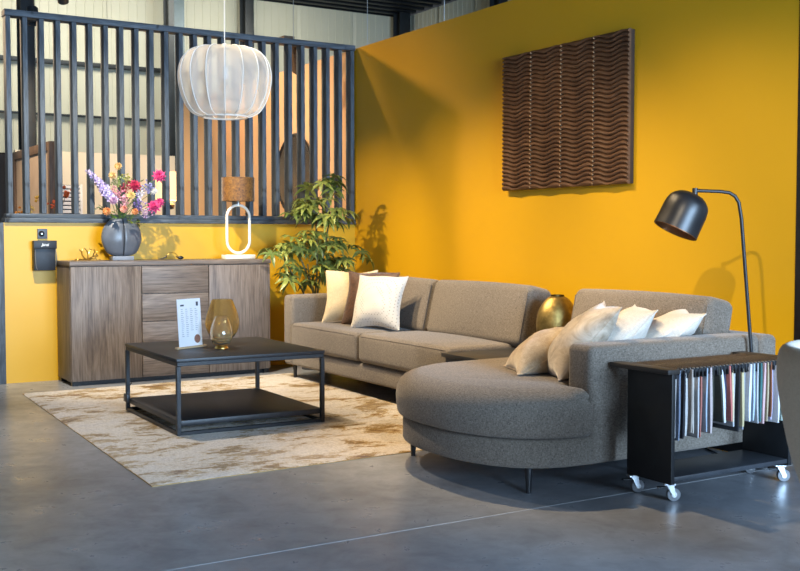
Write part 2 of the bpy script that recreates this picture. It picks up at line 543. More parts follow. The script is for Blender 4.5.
# ------------------------------------------------------------------ rug
def rug():
    q = [(1.468, 4.508), (3.50, 4.585), (3.655, 7.70), (1.574, 7.66)]
    t = thing('rug', 'cream woven rug with blotchy golden brown pattern under the coffee table', 'rug', (2.55, 6.1, 0))
    mb = MB(); nx, ny = 90, 130; v = []; f = []
    rr = random.Random(2)
    for j in range(ny + 1):
        for i in range(nx + 1):
            u, w = i / nx, j / ny
            x = (q[0][0] * (1 - u) + q[1][0] * u) * (1 - w) + (q[3][0] * (1 - u) + q[2][0] * u) * w
            y = (q[0][1] * (1 - u) + q[1][1] * u) * (1 - w) + (q[3][1] * (1 - u) + q[2][1] * u) * w
            e = min(u, 1 - u) * 2, min(w, 1 - w) * 3
            z = .007 + rr.uniform(-.0008, .0008)
            if min(i, nx - i, j, ny - j) == 0: z = .003; x += rr.uniform(-.003, .003); y += rr.uniform(-.003, .003)
            v.append((x, y, z))
    for j in range(ny):
        for i in range(nx):
            a = j * (nx + 1) + i; f.append((a, a + 1, a + nx + 2, a + nx + 1))
    mb.raw(v, f); mb.build('pile', RUG, t)
    MB().prism([(x, y) for x, y in q], .0005, .0035).build('backing', mat('rug_backing', 'a98b5c', 'b99a68', .95, 0, 40), t, False)
rug()

# ------------------------------------------------------------------ coffee table
def coffee_table():
    x0, x1, y0, y1 = 1.960, 2.856, 5.543, 6.545
    t = thing('coffee_table', 'square black coffee table with thin steel frame and lower shelf', 'coffee table', ((x0 + x1) / 2, (y0 + y1) / 2, .008), R(-1))
    b = .0085; s = .024
    MB().box(x0, x1, y0, y1, .412, .430, .002).build('table_top', BLACKTOP, t)
    fr = MB()
    for (a, c, d, e) in ((x0 + .004, x1 - .004, y0 + .004, y0 + s), (x0 + .004, x1 - .004, y1 - s, y1 - .004), (x0 + .004, x0 + s, y0 + s, y1 - s), (x1 - s, x1 - .004, y0 + s, y1 - s)):
        fr.box(a, c, d, e, .388, .4115, .002, 1)
    fr.build('top_frame', BLACK, t)
    fr = MB()
    for (a, c, d, e) in ((x0 + s, x1 - s, y0 + .002, y0 + s - .002), (x0 + s, x1 - s, y1 - s + .002, y1 - .002), (x0 + .002, x0 + s - .002, y0 + s, y1 - s), (x1 - s + .002, x1 - .002, y0 + s, y1 - s)):
        fr.box(a, c, d, e, b, b + .02, .002, 1)
    fr.build('base_frame', BLACK, t)
    lg = MB().box(-s / 2, s / 2, -s / 2, s / 2, b, .388, .002, 1).mesh('leg', BLACK)
    T0 = Vector(((x0 + x1) / 2, (y0 + y1) / 2, .008))
    for x in (x0 + s / 2, x1 - s / 2):
        for y in (y0 + s / 2, y1 - s / 2):
            inst('leg', lg, t, Vector((x, y, 0)) - OFF[t.name])
    MB().box(x0 + .012, x1 - .012, y0 + .012, y1 - .012, .058, .088, .002).build('shelf', BLACKTOP, t)
    MB().box(x0 - .018, x0 + .0, y1 - .09, y1 - .02, .07, .12, .004).tube([(x0 - .01, y1 - .05, .12), (x0 + .005, y1 - .055, .16), (x0 + .02, y1 - .07, .19)], .003, 6).build('price_tag', BLACK, t)
    return t
coffee_table()

# ------------------------------------------------------------------ price card and the two amber vases on the coffee table
def price_card():
    t = thing('price_card', 'upright white printed price card with a round brown seal on the coffee table', 'sign', (2.225, 6.07, .4305), R(26))
    MB().box(-.125, .125, -.012, .012, 0, .012, .002).build('stand', mat('pale_wood', 'b89b76', 'c6aa86', .6), t, world=False)
    PAPER = mat('white_card', 'e8e8ea', 'ececee', .35)
    tl = Matrix.Rotation(R(-4), 4, 'X')
    c = MB().box(-.098, .098, -.0015, .0015, .008, .295, M=tl).build('card', PAPER, t, False, world=False)
    INK = mat('grey_ink', '8d8f96', '9a9ca2', .8)
    mb = MB(); rr = random.Random(4)
    for k in range(15):
        z = .232 - k * .0115
        for cx in (-.07, -.032, .006, .046):
            if k > 11 and cx > .0: continue
            wd = rr.uniform(.014, .026)
            mb.box(cx, cx + wd, -.0021, -.0016, z, z + .0028, M=tl)
    mb.build('printed_lines', INK, c, False, world=False)['kind'] = 'stuff'
    mb = MB()
    mb.box(-.072, -.042, -.0022, -.0016, .252, .262, M=tl)
    mb.build('printed_heading', mat('dark_ink', '3c3d48', '44454f', .8), c, False, world=False)
    MB().box(.06, .078, -.0022, -.0016, .25, .275, M=tl).build('printed_emblem', MATS['dark_ink'], c, False, world=False)
    s = MB(); n = 28
    pts = [(.056 + .026 * math.cos(2 * math.pi * k / n), -.0022, .052 + .026 * math.sin(2 * math.pi * k / n)) for k in range(n)]
    s.raw(pts, [tuple(range(n))], M=tl)
    s.build('seal', mat('seal_brown', '83594a', '9a6f5e', .6, 0, 60), c, False, world=False)
price_card()
AMBER = glass('amber_glass', 'f6dfa6', .03)
def glass_vase(loc, prof, lab, th=.004, gm=None):
    t = thing('glass_vase', lab, 'vase', loc, 0, 'amber glass vases')
    inner = [(max(r - th, .002), z + (.012 if i == 0 else 0)) for i, (r, z) in enumerate(prof)]
    P = crom([(0, prof[0][1])] + prof, 5, False)
    I = crom([(0, prof[0][1] + .012)] + inner, 5, False)
    MB().lathe([(max(r, 0) if i else 0, z) for i, (r, z) in enumerate(P)] + [(max(r, 0) if i < len(I) - 1 else 0, z) for i, (r, z) in enumerate(I[::-1])], 36).build('bowl', gm or AMBER, t, world=False, ang=70)
    r0 = prof[0][0]
    MB().lathe([(0, 0), (r0 * 1.05, 0), (r0 * 1.05, .006), (r0 * .8, prof[0][1] - .0005), (0, prof[0][1] - .0005)], 32).build('foot', BRASS, t, world=False)
glass_vase((2.49, 6.235, .4305), [(.045, .02), (.085, .06), (.106, .12), (.098, .18), (.075, .245), (.062, .275)], 'large tapered amber glass vase standing behind the small one')
glass_vase((2.372, 5.955, .4305), [(.038, .02), (.058, .045), (.068, .08), (.060, .13), (.044, .175), (.036, .192)], 'small amber glass vase in front of the large one', .003, glass('pale_amber_glass', 'fdf0cf', .05, 1.5))

# ------------------------------------------------------------------ sectional sofa
def offset_poly(P, d):
    n = len(P); out = []
    A = sum(P[i][0] * P[(i + 1) % n][1] - P[(i + 1) % n][0] * P[i][1] for i in range(n))
    sg = 1 if A > 0 else -1
    for i in range(n):
        a = Vector(P[i - 1]); b = Vector(P[i]); c = Vector(P[(i + 1) % n])
        e1 = (b - a); e2 = (c - b)
        if e1.length < 1e-6: e1 = e2
        if e2.length < 1e-6: e2 = e1
        e1 = e1.normalized(); e2 = e2.normalized()
        n1 = Vector((-e1.y, e1.x)) * sg; n2 = Vector((-e2.y, e2.x)) * sg
        m = (n1 + n2)
        if m.length < 1e-6: m = n1
        m.normalize(); k = d / max(.5, m.dot(n1))
        out.append((b.x + m.x * k, b.y + m.y * k))
    return out
def layered(mb, P, prof, wt=None):
    rings = []
    for d, z in prof:
        Q = offset_poly(P, d) if abs(d) > 1e-6 else P
        if wt: Q = [(p[0] + (q[0] - p[0]) * wt(p, d), p[1] + (q[1] - p[1]) * wt(p, d)) for p, q in zip(P, Q)]
        rings.append([mb.bm.verts.new((x, y, z)) for x, y in Q])
    n = len(P)
    for A, B in zip(rings, rings[1:]):
        for k in range(n): mb.bm.faces.new((A[k], A[(k + 1) % n], B[(k + 1) % n], B[k]))
    mb.bm.faces.new(rings[0][::-1])
    f = mb.bm.faces.new(rings[-1])
    return rings
def lean(px, pz, deg):
    return Matrix.Translation((px, 0, pz)) @ Matrix.Rotation(R(deg), 4, 'Y') @ Matrix.Translation((-px, 0, -pz))

def sofa():
    t = thing('sectional_sofa', 'large grey brown L-shaped sofa with rounded chaise end by the yellow wall', 'sofa', (3.8, 5.6, 0))
    xf, xb = 3.50, 4.26
    # long section
    MB().box(xf + .01, xb, 5.18, 7.50, .11, .238, .022, 3).build('seat_base', SOFA, t)
    MB().soft((xf + xb) / 2, 7.425, .378, (xb - xf) / 2, .078, .268, .03, (.004, .006, .006), 5, 3).build('armrest', SOFA, t)
    MB().box(4.10, xb + .01, 5.19, 7.345, .11, .64, .03, 3).build('backrest', SOFA, t)
    for a, b in ((6.30, 7.345), (5.18, 6.295)):
        c = MB().soft((xf + 4.12) / 2 - .008, (a + b) / 2, .342, (4.12 - xf) / 2 + .008, (b - a) / 2 - .002, .098, .036, (.010, .004, .016), 8, 3).build('seat_cushion', SOFA, t)
        x = xf - .016; y0, y1 = a + .02, b - .02
        MB().tube([(x + .02, y0, .421), (x + .003, y0 + .03, .422), (x + .0, (y0 + y1) / 2, .424), (x + .003, y1 - .03, .422), (x + .02, y1, .421)], .0035, 6).build('piping', SOFA, c)
    for a, b, tw in ((6.15, 7.33, 0), (5.07, 6.14, 0)):
        M = lean(3.93, .44, 13)
        c = MB().soft(4.02, (a + b) / 2, .625, .098, (b - a) / 2 - .003, .19, .045, (.030, .0, .012), 8, 3, M).build('back_cushion', SOFA, t)
        pts = [M @ Vector((3.927, y, z)) for y, z in ((a + .02, .47), (a + .02, .77), (a + .05, .79), (b - .05, .79), (b - .02, .77), (b - .02, .47))]
        MB().tube(pts, .0035, 6).build('piping', SOFA, c)
    # corner table
    MB().box(3.42, 4.22, 4.70, 5.165, .395, .418, .002).build('corner_table_top', BLACKTOP, t)
    MB().box(3.44, 4.22, 4.715, 5.15, .10, .394, .002).build('corner_table_box', BLACK, t)
    # chaise
    out = [(3.10, 3.462), (2.94, 3.475), (2.80, 3.53), (2.69, 3.65), (2.625, 3.83), (2.61, 4.02), (2.625, 4.22), (2.69, 4.40), (2.82, 4.555), (3.02, 4.645), (3.25, 4.675), (3.46, 4.68)]
    arc = crom(out, 5, False)
    base = arc + [(4.26, 4.68), (4.26, 3.462)]
    mb = MB(); layered(mb, base, [(.02, .11), (.006, .114), (0, .125), (0, .222), (.008, .232), (.02, .237)])
    mb.build('chaise_base', SOFA, t)
    arc2 = [p for p in offset_poly(arc + [(4.26, 4.68), (4.26, 3.462)], -.028)[:len(arc)] if p[0] < 3.062]
    a3 = [p for p in arc2]
    cush = [(3.055, 3.442)] + [p for p in a3 if p[0] < 3.04] + [(3.30, 4.69), (4.09, 4.69), (4.09, 3.635), (3.055, 3.635)]
    # densify straight runs
    dense = []
    for i, p in enumerate(cush):
        q = cush[(i + 1) % len(cush)]
        L = (Vector(p) - Vector(q)).length; k = max(1, int(L / .07))
        for j in range(k): dense.append((p[0] + (q[0] - p[0]) * j / k, p[1] + (q[1] - p[1]) * j / k))
    mb = MB()
    layered(mb, dense, [(.028, .240), (.008, .244), (.001, .256), (-.004, .29), (-.006, .33), (-.002, .368), (.012, .398), (.030, .416), (.055, .430), (.085, .440), (.11, .446)], lambda p, d: 1 if d < .03 else (.3 if (p[0] > 3.0 and p[1] < 3.66) else 1))
    c = mb.build('chaise_cushion', SOFA, t, ang=60)
    # near arm, backrest, back cushion
    MB().soft(3.60, 3.541, .368, .535, .081, .258, .028, (.004, .004, .004), 5, 3).build('armrest', SOFA, t)
    MB().soft(4.20, 4.07, .365, .062, .61, .255, .03, (.004, .004, .004), 5, 3).build('backrest', SOFA, t)
    M = lean(3.93, .44, 12)
    c = MB().soft(4.02, 4.16, .63, .095, .51, .185, .045, (.025, 0, .012), 8, 3, M).build('back_cushion', SOFA, t)
    MB().tube([M @ Vector((3.93, y, z)) for y, z in ((3.67, .47), (3.67, .77), (3.70, .79), (4.62, .79), (4.65, .77), (4.65, .47))], .0035, 6).build('piping', SOFA, c)
    for a, b in ((3.48, 4.67), (5.2, 7.48)):
        MB().box(4.215, 4.235, a, b, .004, .109).build('gap_light_block', BLACK, t)  # added black board, keeps the lit wall from showing under the sofa
    leg = MB().lathe([(0, 0), (.011, 0), (.017, .112), (0, .112)], 14).mesh('leg', BLACK)
    for x, y in ((3.56, 7.42), (3.55, 5.30), (4.2, 7.42), (4.2, 5.3), (2.81, 3.565), (2.80, 4.48), (4.18, 3.55), (4.18, 4.6), (3.5, 3.56)):
        inst('leg', leg, t, Vector((x, y, 0)) - OFF[t.name])
sofa()

# ------------------------------------------------------------------ pillows
def pillow(lab, m, loc, yaw, tilt, wd, ht, th, seed=0, roll=0, group=None, edge=None, sag=.0, arm=False):
    rr = random.Random(seed)
    n = 22; V = []; F = []
    ph = [rr.uniform(0, 6) for _ in range(6)]
    def prof(u, w):
        k = max(0, (1 - abs(u) ** 2.4)) ** .62 * max(0, (1 - abs(w) ** 2.4)) ** .62
        wr = .05 * math.sin(5 * u + ph[0] + 3 * w) * (1 - abs(w)) + .04 * math.sin(7 * w + ph[1] - 4 * u)
        return k * (1 + wr)
    def pos(u, w, sg):
        inx = 1 - .085 * (1 - w * w) ; inz = 1 - .085 * (1 - u * u)
        x = u * wd / 2 * inx; z = ht / 2 + w * ht / 2 * inz
        x += .006 * math.sin(3 * w + ph[2]); z += .006 * math.sin(4 * u + ph[3])
        y = sg * th / 2 * prof(u, w) * (1.12 - .18 * w)
        y += sag * (u * u)
        return (x, y, z)
    idx = {}
    for sg in (-1, 1):
        for j in range(n + 1):
            for i in range(n + 1):
                u, w = math.sin(math.pi / 2 * (2 * i / n - 1)), math.sin(math.pi / 2 * (2 * j / n - 1))
                bd = i in (0, n) or j in (0, n)
                key = (0 if bd else sg, i, j)
                if key not in idx:
                    idx[key] = len(V); V.append(pos(u, w, 0 if bd else sg))
    for sg in (-1, 1):
        for j in range(n):
            for i in range(n):
                q = [idx[(0 if (a in (0, n) or b in (0, n)) else sg, a, b)] for a, b in ((i, j), (i + 1, j), (i + 1, j + 1), (i, j + 1))]
                F.append(q if sg < 0 else q[::-1])
    M = Matrix.Translation(loc) @ Euler((R(tilt), R(roll), R(yaw))).to_matrix().to_4x4(); MI = M.inverted()
    def press(v):
        w = M @ Vector(v)
        if w.z < ZS: w.z = ZS + (w.z - ZS) * .04
        if arm and w.z < .632 and w.y < 3.632 and w.x > 3.06: w.y = 3.632 + (w.y - 3.632) * .04
        return tuple(MI @ w)
    V = [press(v) for v in V]
    t = thing('pillow', lab, 'pillow', loc, 0, group, rot=(R(tilt), R(roll), R(yaw)))
    t.rotation_mode = 'XYZ'
    MB().raw(V, F).build('cover', m, t, world=False, ang=80)
    seam = []
    for i in range(n + 1): seam.append(pos(math.sin(math.pi / 2 * (2 * i / n - 1)), -1, 0))
    for j in range(1, n + 1): seam.append(pos(1, math.sin(math.pi / 2 * (2 * j / n - 1)), 0))
    for i in range(n - 1, -1, -1): seam.append(pos(math.sin(math.pi / 2 * (2 * i / n - 1)), 1, 0))
    for j in range(n - 1, 0, -1): seam.append(pos(-1, math.sin(math.pi / 2 * (2 * j / n - 1)), 0))
    MB().tube([press(p) for p in seam], .003, 6, True).build('seam', edge or m, t, world=False)
    return t
CREAM = fabric('cream_linen', 'cdb994', 'e0ceac', 240, .2, .2)
PRINT = pillow_print('white_print', 'd6cec2', '978c7c', 58)
FUR = velvet('brown_velvet', '3a2213', '5e3c22', 40)
SATIN = fabric('beige_satin', 'b39f84', 'cdbb9f', 260, .6, .15, (9, (.86, .82, .76)))
SILVER = velvet('silver_velvet', '93836f', 'c6b8a6', 9)
WHITEC = fabric('white_cotton', 'c2bbb0', 'd6cfc4', 260, .2, .15)
OCHRE = velvet('ochre_velvet', '6b3c10', '96601e', 30)
ZS = .454
pillow('white patterned pillow, foremost of the three on the long seat', PRINT, (3.70, 6.44, ZS), -68, -16, .43, .385, .14, 1, 0, 'pillows on the long seat')
pillow('dark brown velvet pillow squeezed between the cream and white pillows', FUR, (3.78, 6.68, ZS), -62, -14, .44, .40, .13, 2, 0, 'pillows on the long seat')
pillow('plain cream pillow nearest the far armrest', CREAM, (3.76, 6.93, ZS), -52, -12, .42, .395, .14, 3, 0, 'pillows on the long seat')
pillow('beige satin pillow lying tilted at the front of the chaise', SATIN, (3.115, 4.09, ZS - .01), -116, -60, .36, .39, .17, 4, 0, 'pillows on the chaise', arm=True)
pillow('silver grey velvet pillow leaning over the front end of the near armrest', SILVER, (3.16, 3.845, ZS - .01), -119, -40, .36, .44, .165, 5, 0, 'pillows on the chaise', arm=True)
pillow('white and beige pillow leaning in the middle behind the near armrest', WHITEC, (3.37, 3.84, ZS - .01), -118, -42, .38, .43, .17, 6, 0, 'pillows on the chaise', arm=True)
pillow('small ochre velvet pillow almost hidden between the white pillows', OCHRE, (3.55, 3.93, ZS - .01), -112, -36, .34, .36, .11, 7, 0, 'pillows on the chaise', arm=True)
pillow('white pillow closest to the floor lamp pole', WHITEC, (3.60, 3.84, ZS - .01), -122, -50, .40, .45, .17, 8, 0, 'pillows on the chaise', arm=True)

# ------------------------------------------------------------------ gold vase on the corner table
def gold_vase():
    t = thing('gold_vase', 'round flattened hammered gold vase on the black corner table', 'vase', (4.03, 4.85, .4185))
    prof = [(r, z * 1.15) for r, z in crom([(.05, 0), (.09, .02), (.128, .10), (.132, .16), (.115, .22), (.075, .268), (.042, .285)], 6, False)]
    rr = random.Random(3)
    GOLD = mat('hammered_gold', '7d693c', 'a38c54', .46, 1, 30, (1, 1, 1), .5, .3, .7, 4, 0, .006)
    MB().lathe([(0, 0)] + prof + [(.034, .327), (.03, .29), (0, .28)], 40, sx=1, sy=.8).build('body', GOLD, t, world=False)
    MB().lathe([(.034, .329), (.043, .329), (.043, .337), (.034, .337)], 32, sx=1, sy=.8, closed=True).build('rim', mat('dark_bronze', '4a3c20', '5a4a2a', .4, 1), t, world=False)
gold_vase()

# ------------------------------------------------------------------ wall relief art
def wall_art():
    y0, y1, z0, z1 = 4.775, 6.03, 1.415, 2.345
    t = thing('wall_relief', 'dark brown carved wave relief in four columns on the yellow wall', 'wall art', (XR, (y0 + y1) / 2, z0))
    WD = wood('walnut_relief', '4a3223', '634530', '7c5a40', 'y', .45, 7)
    MB().box(XR - .035, XR - .001, y0 + .004, y1 - .004, z0 + .004, z1 - .004).build('backing', mat('dark_walnut', '2c1c12', '382417', .6, 0, 20), t)
    n = 4; pw = (y1 - y0) / n; rows = 33; sub = 6; cols = 26
    for p in range(n):
        a = y0 + p * pw + .0025; b = y0 + (p + 1) * pw - .0025
        V = []; F = []
        NR = rows * sub
        for j in range(NR + 1):
            for i in range(cols + 1):
                u = i / cols; y = a + (b - a) * u
                z = z0 + (z1 - z0) * j / NR
                wv = .011 * math.sin(2 * math.pi * (1.35 * (1 - u)) + .9)
                edge = min(1, min(j, NR - j) / 3)
                zz = z + wv * edge
                s = ((j % sub) / sub)
                d = .017 * math.sin(math.pi * min(1, s * 1.05)) ** .7 if j % sub else 0
                V.append((XR - .036 - d - .004, y, zz))
        for j in range(NR):
            for i in range(cols):
                q = j * (cols + 1) + i; F.append((q, q + 1, q + cols + 2, q + cols + 1))
        # closed edges back to the board
        base = len(V)
        rim = [j * (cols + 1) for j in range(NR + 1)]; rim2 = [j * (cols + 1) + cols for j in range(NR + 1)]
        for L, yy in ((rim, a), (rim2, b)):
            st = len(V)
            for k in L: V.append((XR - .030, yy, V[k][2]))
            for k in range(len(L) - 1): F.append((L[k], L[k + 1], st + k + 1, st + k))
        MB().raw(V, F).build('panel', WD, t, ang=50)
    PALE = mat('pale_joint', 'a07e5c', 'b8946e', .6, 0, 60)
    for p in range(1, n):
        y = y0 + p * pw
        for k in range(33):
            z = z0 + (z1 - z0) * (k + .5) / 33
        st = MB()
        for k in range(33):
            z = z0 + (z1 - z0) * (k + .35) / 33
            st.box(XR - .0562, XR - .035, y - .0035, y + .0035, z, z + .012)
        st.build('joint_strip', PALE, t, False)
wall_art()

# ------------------------------------------------------------------ arched floor lamp
def floor_lamp():
    k = 1.049
    def q3(x, y, z): return Vector(((x + .008) * k, y * k, 1.1 + (z - 1.122) * k))
    ft = Vector((4.107, 3.43, .012))
    t = thing('floor_lamp', 'black arched floor lamp with dome shade leaning over the chaise', 'floor lamp', (4.107, 3.43, 0))
    MB().lathe([(0, 0), (.11, 0), (.11, .012), (.105, .016), (0, .016)], 40).build('base', BLACK, t, world=False)
    top = q3(3.762, 3.27, 1.20)
    mid = [ft.lerp(top, a / 8) for a in range(9)]
    bend = [q3(3.750, 3.275, 1.27), q3(3.735, 3.285, 1.30), q3(3.71, 3.297, 1.315), q3(3.67, 3.315, 1.320), q3(3.58, 3.345, 1.322), q3(3.555, 3.356, 1.322)]
    MB().tube(mid + bend, .0085, 10).build('pole', BLACK, t)
    tip = q3(3.562, 3.357, 1.322)
    MB().tube([tip + Vector((0.0, 0, .012)), tip + Vector((-.002, 0, -.03))], .013, 10).build('joint', BLACK, t)
    # shade: dome, opening tilted to lower left
    prof = crom([(.012, .19), (.055, .183), (.090, .155), (.102, .115), (.104, .05), (.106, 0)], 5, False)
    inner = [(max(r - .003, .001), z - .002) for r, z in prof]
    axis = Vector((-.45, .2, -1)).normalized()
    q = axis.to_track_quat('-Z', 'Y').to_matrix().to_4x4()
    M = Matrix.Translation(tip + Vector((-.01, .004, -.015))) @ q @ Matrix.Translation((0, 0, -.19))
    def xf(mb):
        for v in mb.bm.verts: v.co = M @ v.co
        return mb
    xf(MB().lathe([(0, .19)] + prof, 40)).build('shade', mat('matt_black_shade', '1a1a1c', '222225', .38), t)
    xf(MB().lathe([(0, .186)] + inner, 40)).build('shade_lining', mat('copper_lining', 'a8744a', 'b57f55', .4, .6), t)
    xf(MB().lathe([(0, .17), (.02, .17), (.02, .12), (.03, .10), (.032, .075), (.02, .055), (0, .05)], 20)).build('bulb', PLASTICW, t)
    MB().tube([(4.10, 3.54, .01), (4.12, 3.7, .006), (4.2, 3.9, .005), (4.4, 4.0, .005)], .004, 6).build('cord', BLACK, t)
floor_lamp()

# ------------------------------------------------------------------ pendant lamp
def pendant():
    c = (2.445, 6.05); zb, zt = 1.815, 2.228
    t = thing('pendant_lamp', 'white ribbed fabric pendant lamp hanging above the coffee table', 'pendant lamp', (c[0], c[1], zb))
    h = zt - zb; n = 16
    prof = crom([(.135, 0), (.205, .028), (.255, .105), (.282, .21), (.278, .295), (.245, .365), (.185, .402), (.11, h), (.03, h)], 6, False)
    def mod(a, z):
        k = abs(math.sin(a * n / 2))
        return 1 - .055 * (math.sin(math.pi * min(1, max(0, k))) * 0 + k ** .8) * (.4 + .6 * min(1, max(.2, (z) / .1)))
    prof = [(r * .975, z) for r, z in prof]
    MB().lathe(prof, n * 8, mod=mod).build('shade', sheer('sheer_shade', 'ebe6de', .5), t, world=False, ang=80)
    RB = mat('shade_rib', 'e3ded5', 'e8e3da', .8)
    rp = [(r + .001, 0, z) for r, z in prof[:-6]]
    rm = MB().tube(rp, .0034, 6).mesh('rib', RB)
    for k in range(n): inst('rib', rm, t, (0, 0, 0), (0, 0, 2 * math.pi * k / n))
    ring = [(.135 * math.cos(2 * math.pi * k / 48), .135 * math.sin(2 * math.pi * k / 48), .001) for k in range(48)]
    MB().tube(ring, .006, 6, True).build('bottom_ring', RB, t, world=False)
    MB().lathe([(0, h + .025), (.012, h + .025), (.016, h + .008), (.034, h + .004), (.034, h - .004), (0, h - .004)], 24).build('canopy_cap', RB, t, world=False)
    MB().lathe([(0, h - .005), (.006, h - .005), (.006, .30), (.018, .30), (.021, .285), (.021, .225), (0, .225)], 20).build('socket', PLASTICW, t, world=False)
    MB().lathe([(0, .224), (.015, .222), (.018, .20), (.040, .165), (.042, .14), (.03, .115), (0, .105)], 24).build('bulb', glass('clear_bulb', 'f4efe4', .02), t, world=False)
    MB().tube([(0, 0, h + .02), (0, 0, ZT + .12 - zb)], .003, 6).build('cord', RB, t, world=False)
pendant()

# ------------------------------------------------------------------ table lamp on the sideboard
def table_lamp():
    t = thing('table_lamp', 'table lamp with white oval ring base and brown velvet drum shade on the sideboard', 'table lamp', (3.355, 8.04, .9155))
    MB().box(-.128, .128, -.05, .05, 0, .034, .004).build('foot', WHITEMETAL, t, world=False)
    rw, rh = .098, .385; r = rw
    pts = []
    for k in range(25):
        a = math.pi * k / 24; pts.append((rw * math.cos(a), 0, .048 + rh - r + r * math.sin(a)))
    for k in range(25):
        a = math.pi + math.pi * k / 24; pts.append((rw * math.cos(a), 0, .048 + r + r * math.sin(a)))
    MB().tube(pts, .0115, 10, True).build('ring', WHITEMETAL, t, world=False)
    MB().lathe([(0, .43), (.012, .43), (.012, .47), (.018, .48), (.018, .51), (0, .51)], 16).build('stem', CHROME, t, world=False)
    SH = velvet('lamp_velvet', '472b10', '84591f', 45)
    MB().lathe([(.131, .466), (.131, .655), (.128, .655), (.128, .466)], 48, closed=True).build('shade', SH, t, world=False)
    MB().lathe([(.0, .51), (.026, .53), (.03, .56), (.018, .59), (0, .595)], 16).build('bulb', PLASTICW, t, world=False)
    MB().tube([(.1, .05, .006), (.13, .10, .006), (.16, .12, .03), (.165, .16, .03), (.165, .18, .0)], .003, 6).build('cord', BLACK, t, world=False)
table_lamp()

# ------------------------------------------------------------------ round vase and flowers
VX, VY, VZ = 2.40, 8.04, .9155
def round_vase():
    t = thing('round_vase', 'round matt grey vase with a vertical slit on the sideboard', 'vase', (VX, VY, VZ))
    G = mat('grey_ceramic', '575c64', '676d76', .33, 0, 6)
    MB().box(-.082, .082, -.045, .045, 0, .032, .003).build('foot', mat('grey_foot', '767b84', '868b94', .5), t, world=False)
    prof = crom([(.05, .03), (.11, .055), (.148, .13), (.153, .185), (.135, .25), (.095, .30), (.06, .318)], 6, False)
    def mod(a, z):
        # groove at the front (-y)
        d = abs((a - 1.5 * math.pi + math.pi) % (2 * math.pi) - math.pi)
        return 1 - .10 * math.exp(-(d / .05) ** 2)
    MB().lathe([(0, .03)] + prof + [(.05, .316), (.045, .27), (0, .26)], 128, sx=1, sy=.5, mod=mod).build('body', G, t, world=False, ang=60)
    pts = [(0, -.5 * (r * .93) + .0005, z) for r, z in prof[3:]]
    MB().tube(pts, .0055, 6).build('slit', mat('slit_black', '101114', '15161a', .6), t, world=False)
round_vase()

def petal_fan(mb, c, r, n, tilt, wd, M=None, twist=0):
    for k in range(n):
        a = 2 * math.pi * k / n + twist
        d = Vector((math.cos(a) * math.cos(tilt), math.sin(a) * math.cos(tilt), math.sin(tilt)))
        sd = Vector((-math.sin(a), math.cos(a), 0)) * wd
        p0 = Vector(c); p1 = p0 + d * r * .55; p2 = p0 + d * r
        up = Vector((0, 0, .15 * r))
        vs = [p0, p1 - sd + up * .5, p2, p1 + sd + up * .5]
        vs = [M @ v if M is not None else v for v in vs]
        mb.raw(vs, [(0, 1, 2, 3)])
def flower(lab, kind, px, pz, col, py=0, size=.03, cat='flower', root=(0, 0)):
    """px,pz: bloom centre relative to the vase axis / sideboard top"""
    t = thing('flower', lab, cat, (VX + root[0], VY + root[1], VZ + .265), 0, 'flowers in the round grey vase')
    head = Vector((px - root[0], py - root[1], pz - .265))
    m1 = mat('petal_' + col[0], col[0], col[1], .7, 0, 60, lo=.4, hi=.6)
    ST = mat('flower_stem', '3f5a26', '557236', .6, 0, 30)
    mid = Vector((head.x * .35, head.y * .5, head.z * .55))
    rr = random.Random(int(px * 1000 + pz * 7000))
    path = crom([(0, 0, 0), tuple(mid), tuple(head)], 4, False)
    MB().tube(path, .0022, 5).build('stem', ST, t, world=False)
    face = Vector((rr.uniform(-.5, .3), -1, rr.uniform(.1, .7))).normalized()
    M = Matrix.Translation(head) @ face.to_track_quat('Z', 'Y').to_matrix().to_4x4()
    mb = MB()
    if kind == 'ball':
        mb.ball(head, size * .78, 3, (1, 1, .85), lambda c: 1 + .10 * math.sin(23 * c.x) * math.sin(21 * c.y + 1) * math.sin(22 * c.z))
        for k in range(4): petal_fan(mb, (0, 0, size * .2 * k), size * (1.05 - .12 * k), 11, .15 + .38 * k, size * .2, M, k * .3)
    elif kind == 'dahlia':
        for k in range(4): petal_fan(mb, (0, 0, size * .1 * k), size * (1.15 - .15 * k), 10, .05 + .33 * k, size * .2, M, k * .31)
    elif kind == 'spike':
        for k in range(34):
            f = k / 33; p = Vector(path[-1]).lerp(Vector(path[4]), f * .72)
            a = k * 2.4; r = (.010 + .024 * f)
            c = p + Vector((math.cos(a) * r, math.sin(a) * r, 0))
            s = .011 + .010 * f
            MM = Matrix.Translation(c) @ Vector((math.cos(a), math.sin(a), .3)).to_track_quat('Z', 'Y').to_matrix().to_4x4()
            petal_fan(mb, (0, 0, 0), s * 1.35, 5, .35, s * .45, MM)
    elif kind == 'sprig':
        for k in range(26):
            d = Vector((rr.gauss(0, 1), rr.gauss(0, .8), rr.gauss(.2, 1))).normalized() * size * rr.uniform(.3, 1.2)
            mb.tube([head - Vector((0, 0, size)), head + d], .0008, 4)
            mb.ball(head + d, rr.uniform(.005, .0085), 1)
    elif kind == 'leaf':
        for k in range(7):
            a = rr.uniform(0, 6.28); L = size * rr.uniform(.9, 1.5)
            d = Vector((math.cos(a), math.sin(a) - .3, rr.uniform(-.4, .7))).normalized()
            sd = d.cross(Vector((0, 0, 1))).normalized() * L * .2
            b = head - Vector((0, 0, size * .6)) + Vector((0, 0, rr.uniform(-.02, .02)))
            mb.raw([b, b + d * L * .5 - sd, b + d * L, b + d * L * .5 + sd], [(0, 1, 2), (0, 2, 3)])
    mb.build('bloom' if kind != 'leaf' else 'leaves', m1, t, world=False, ang=30)
K = .0076
def fpos(x, y): return ((x - 120) * K / .8545 * .99, 1.1 + (236 - y) * K - VZ)
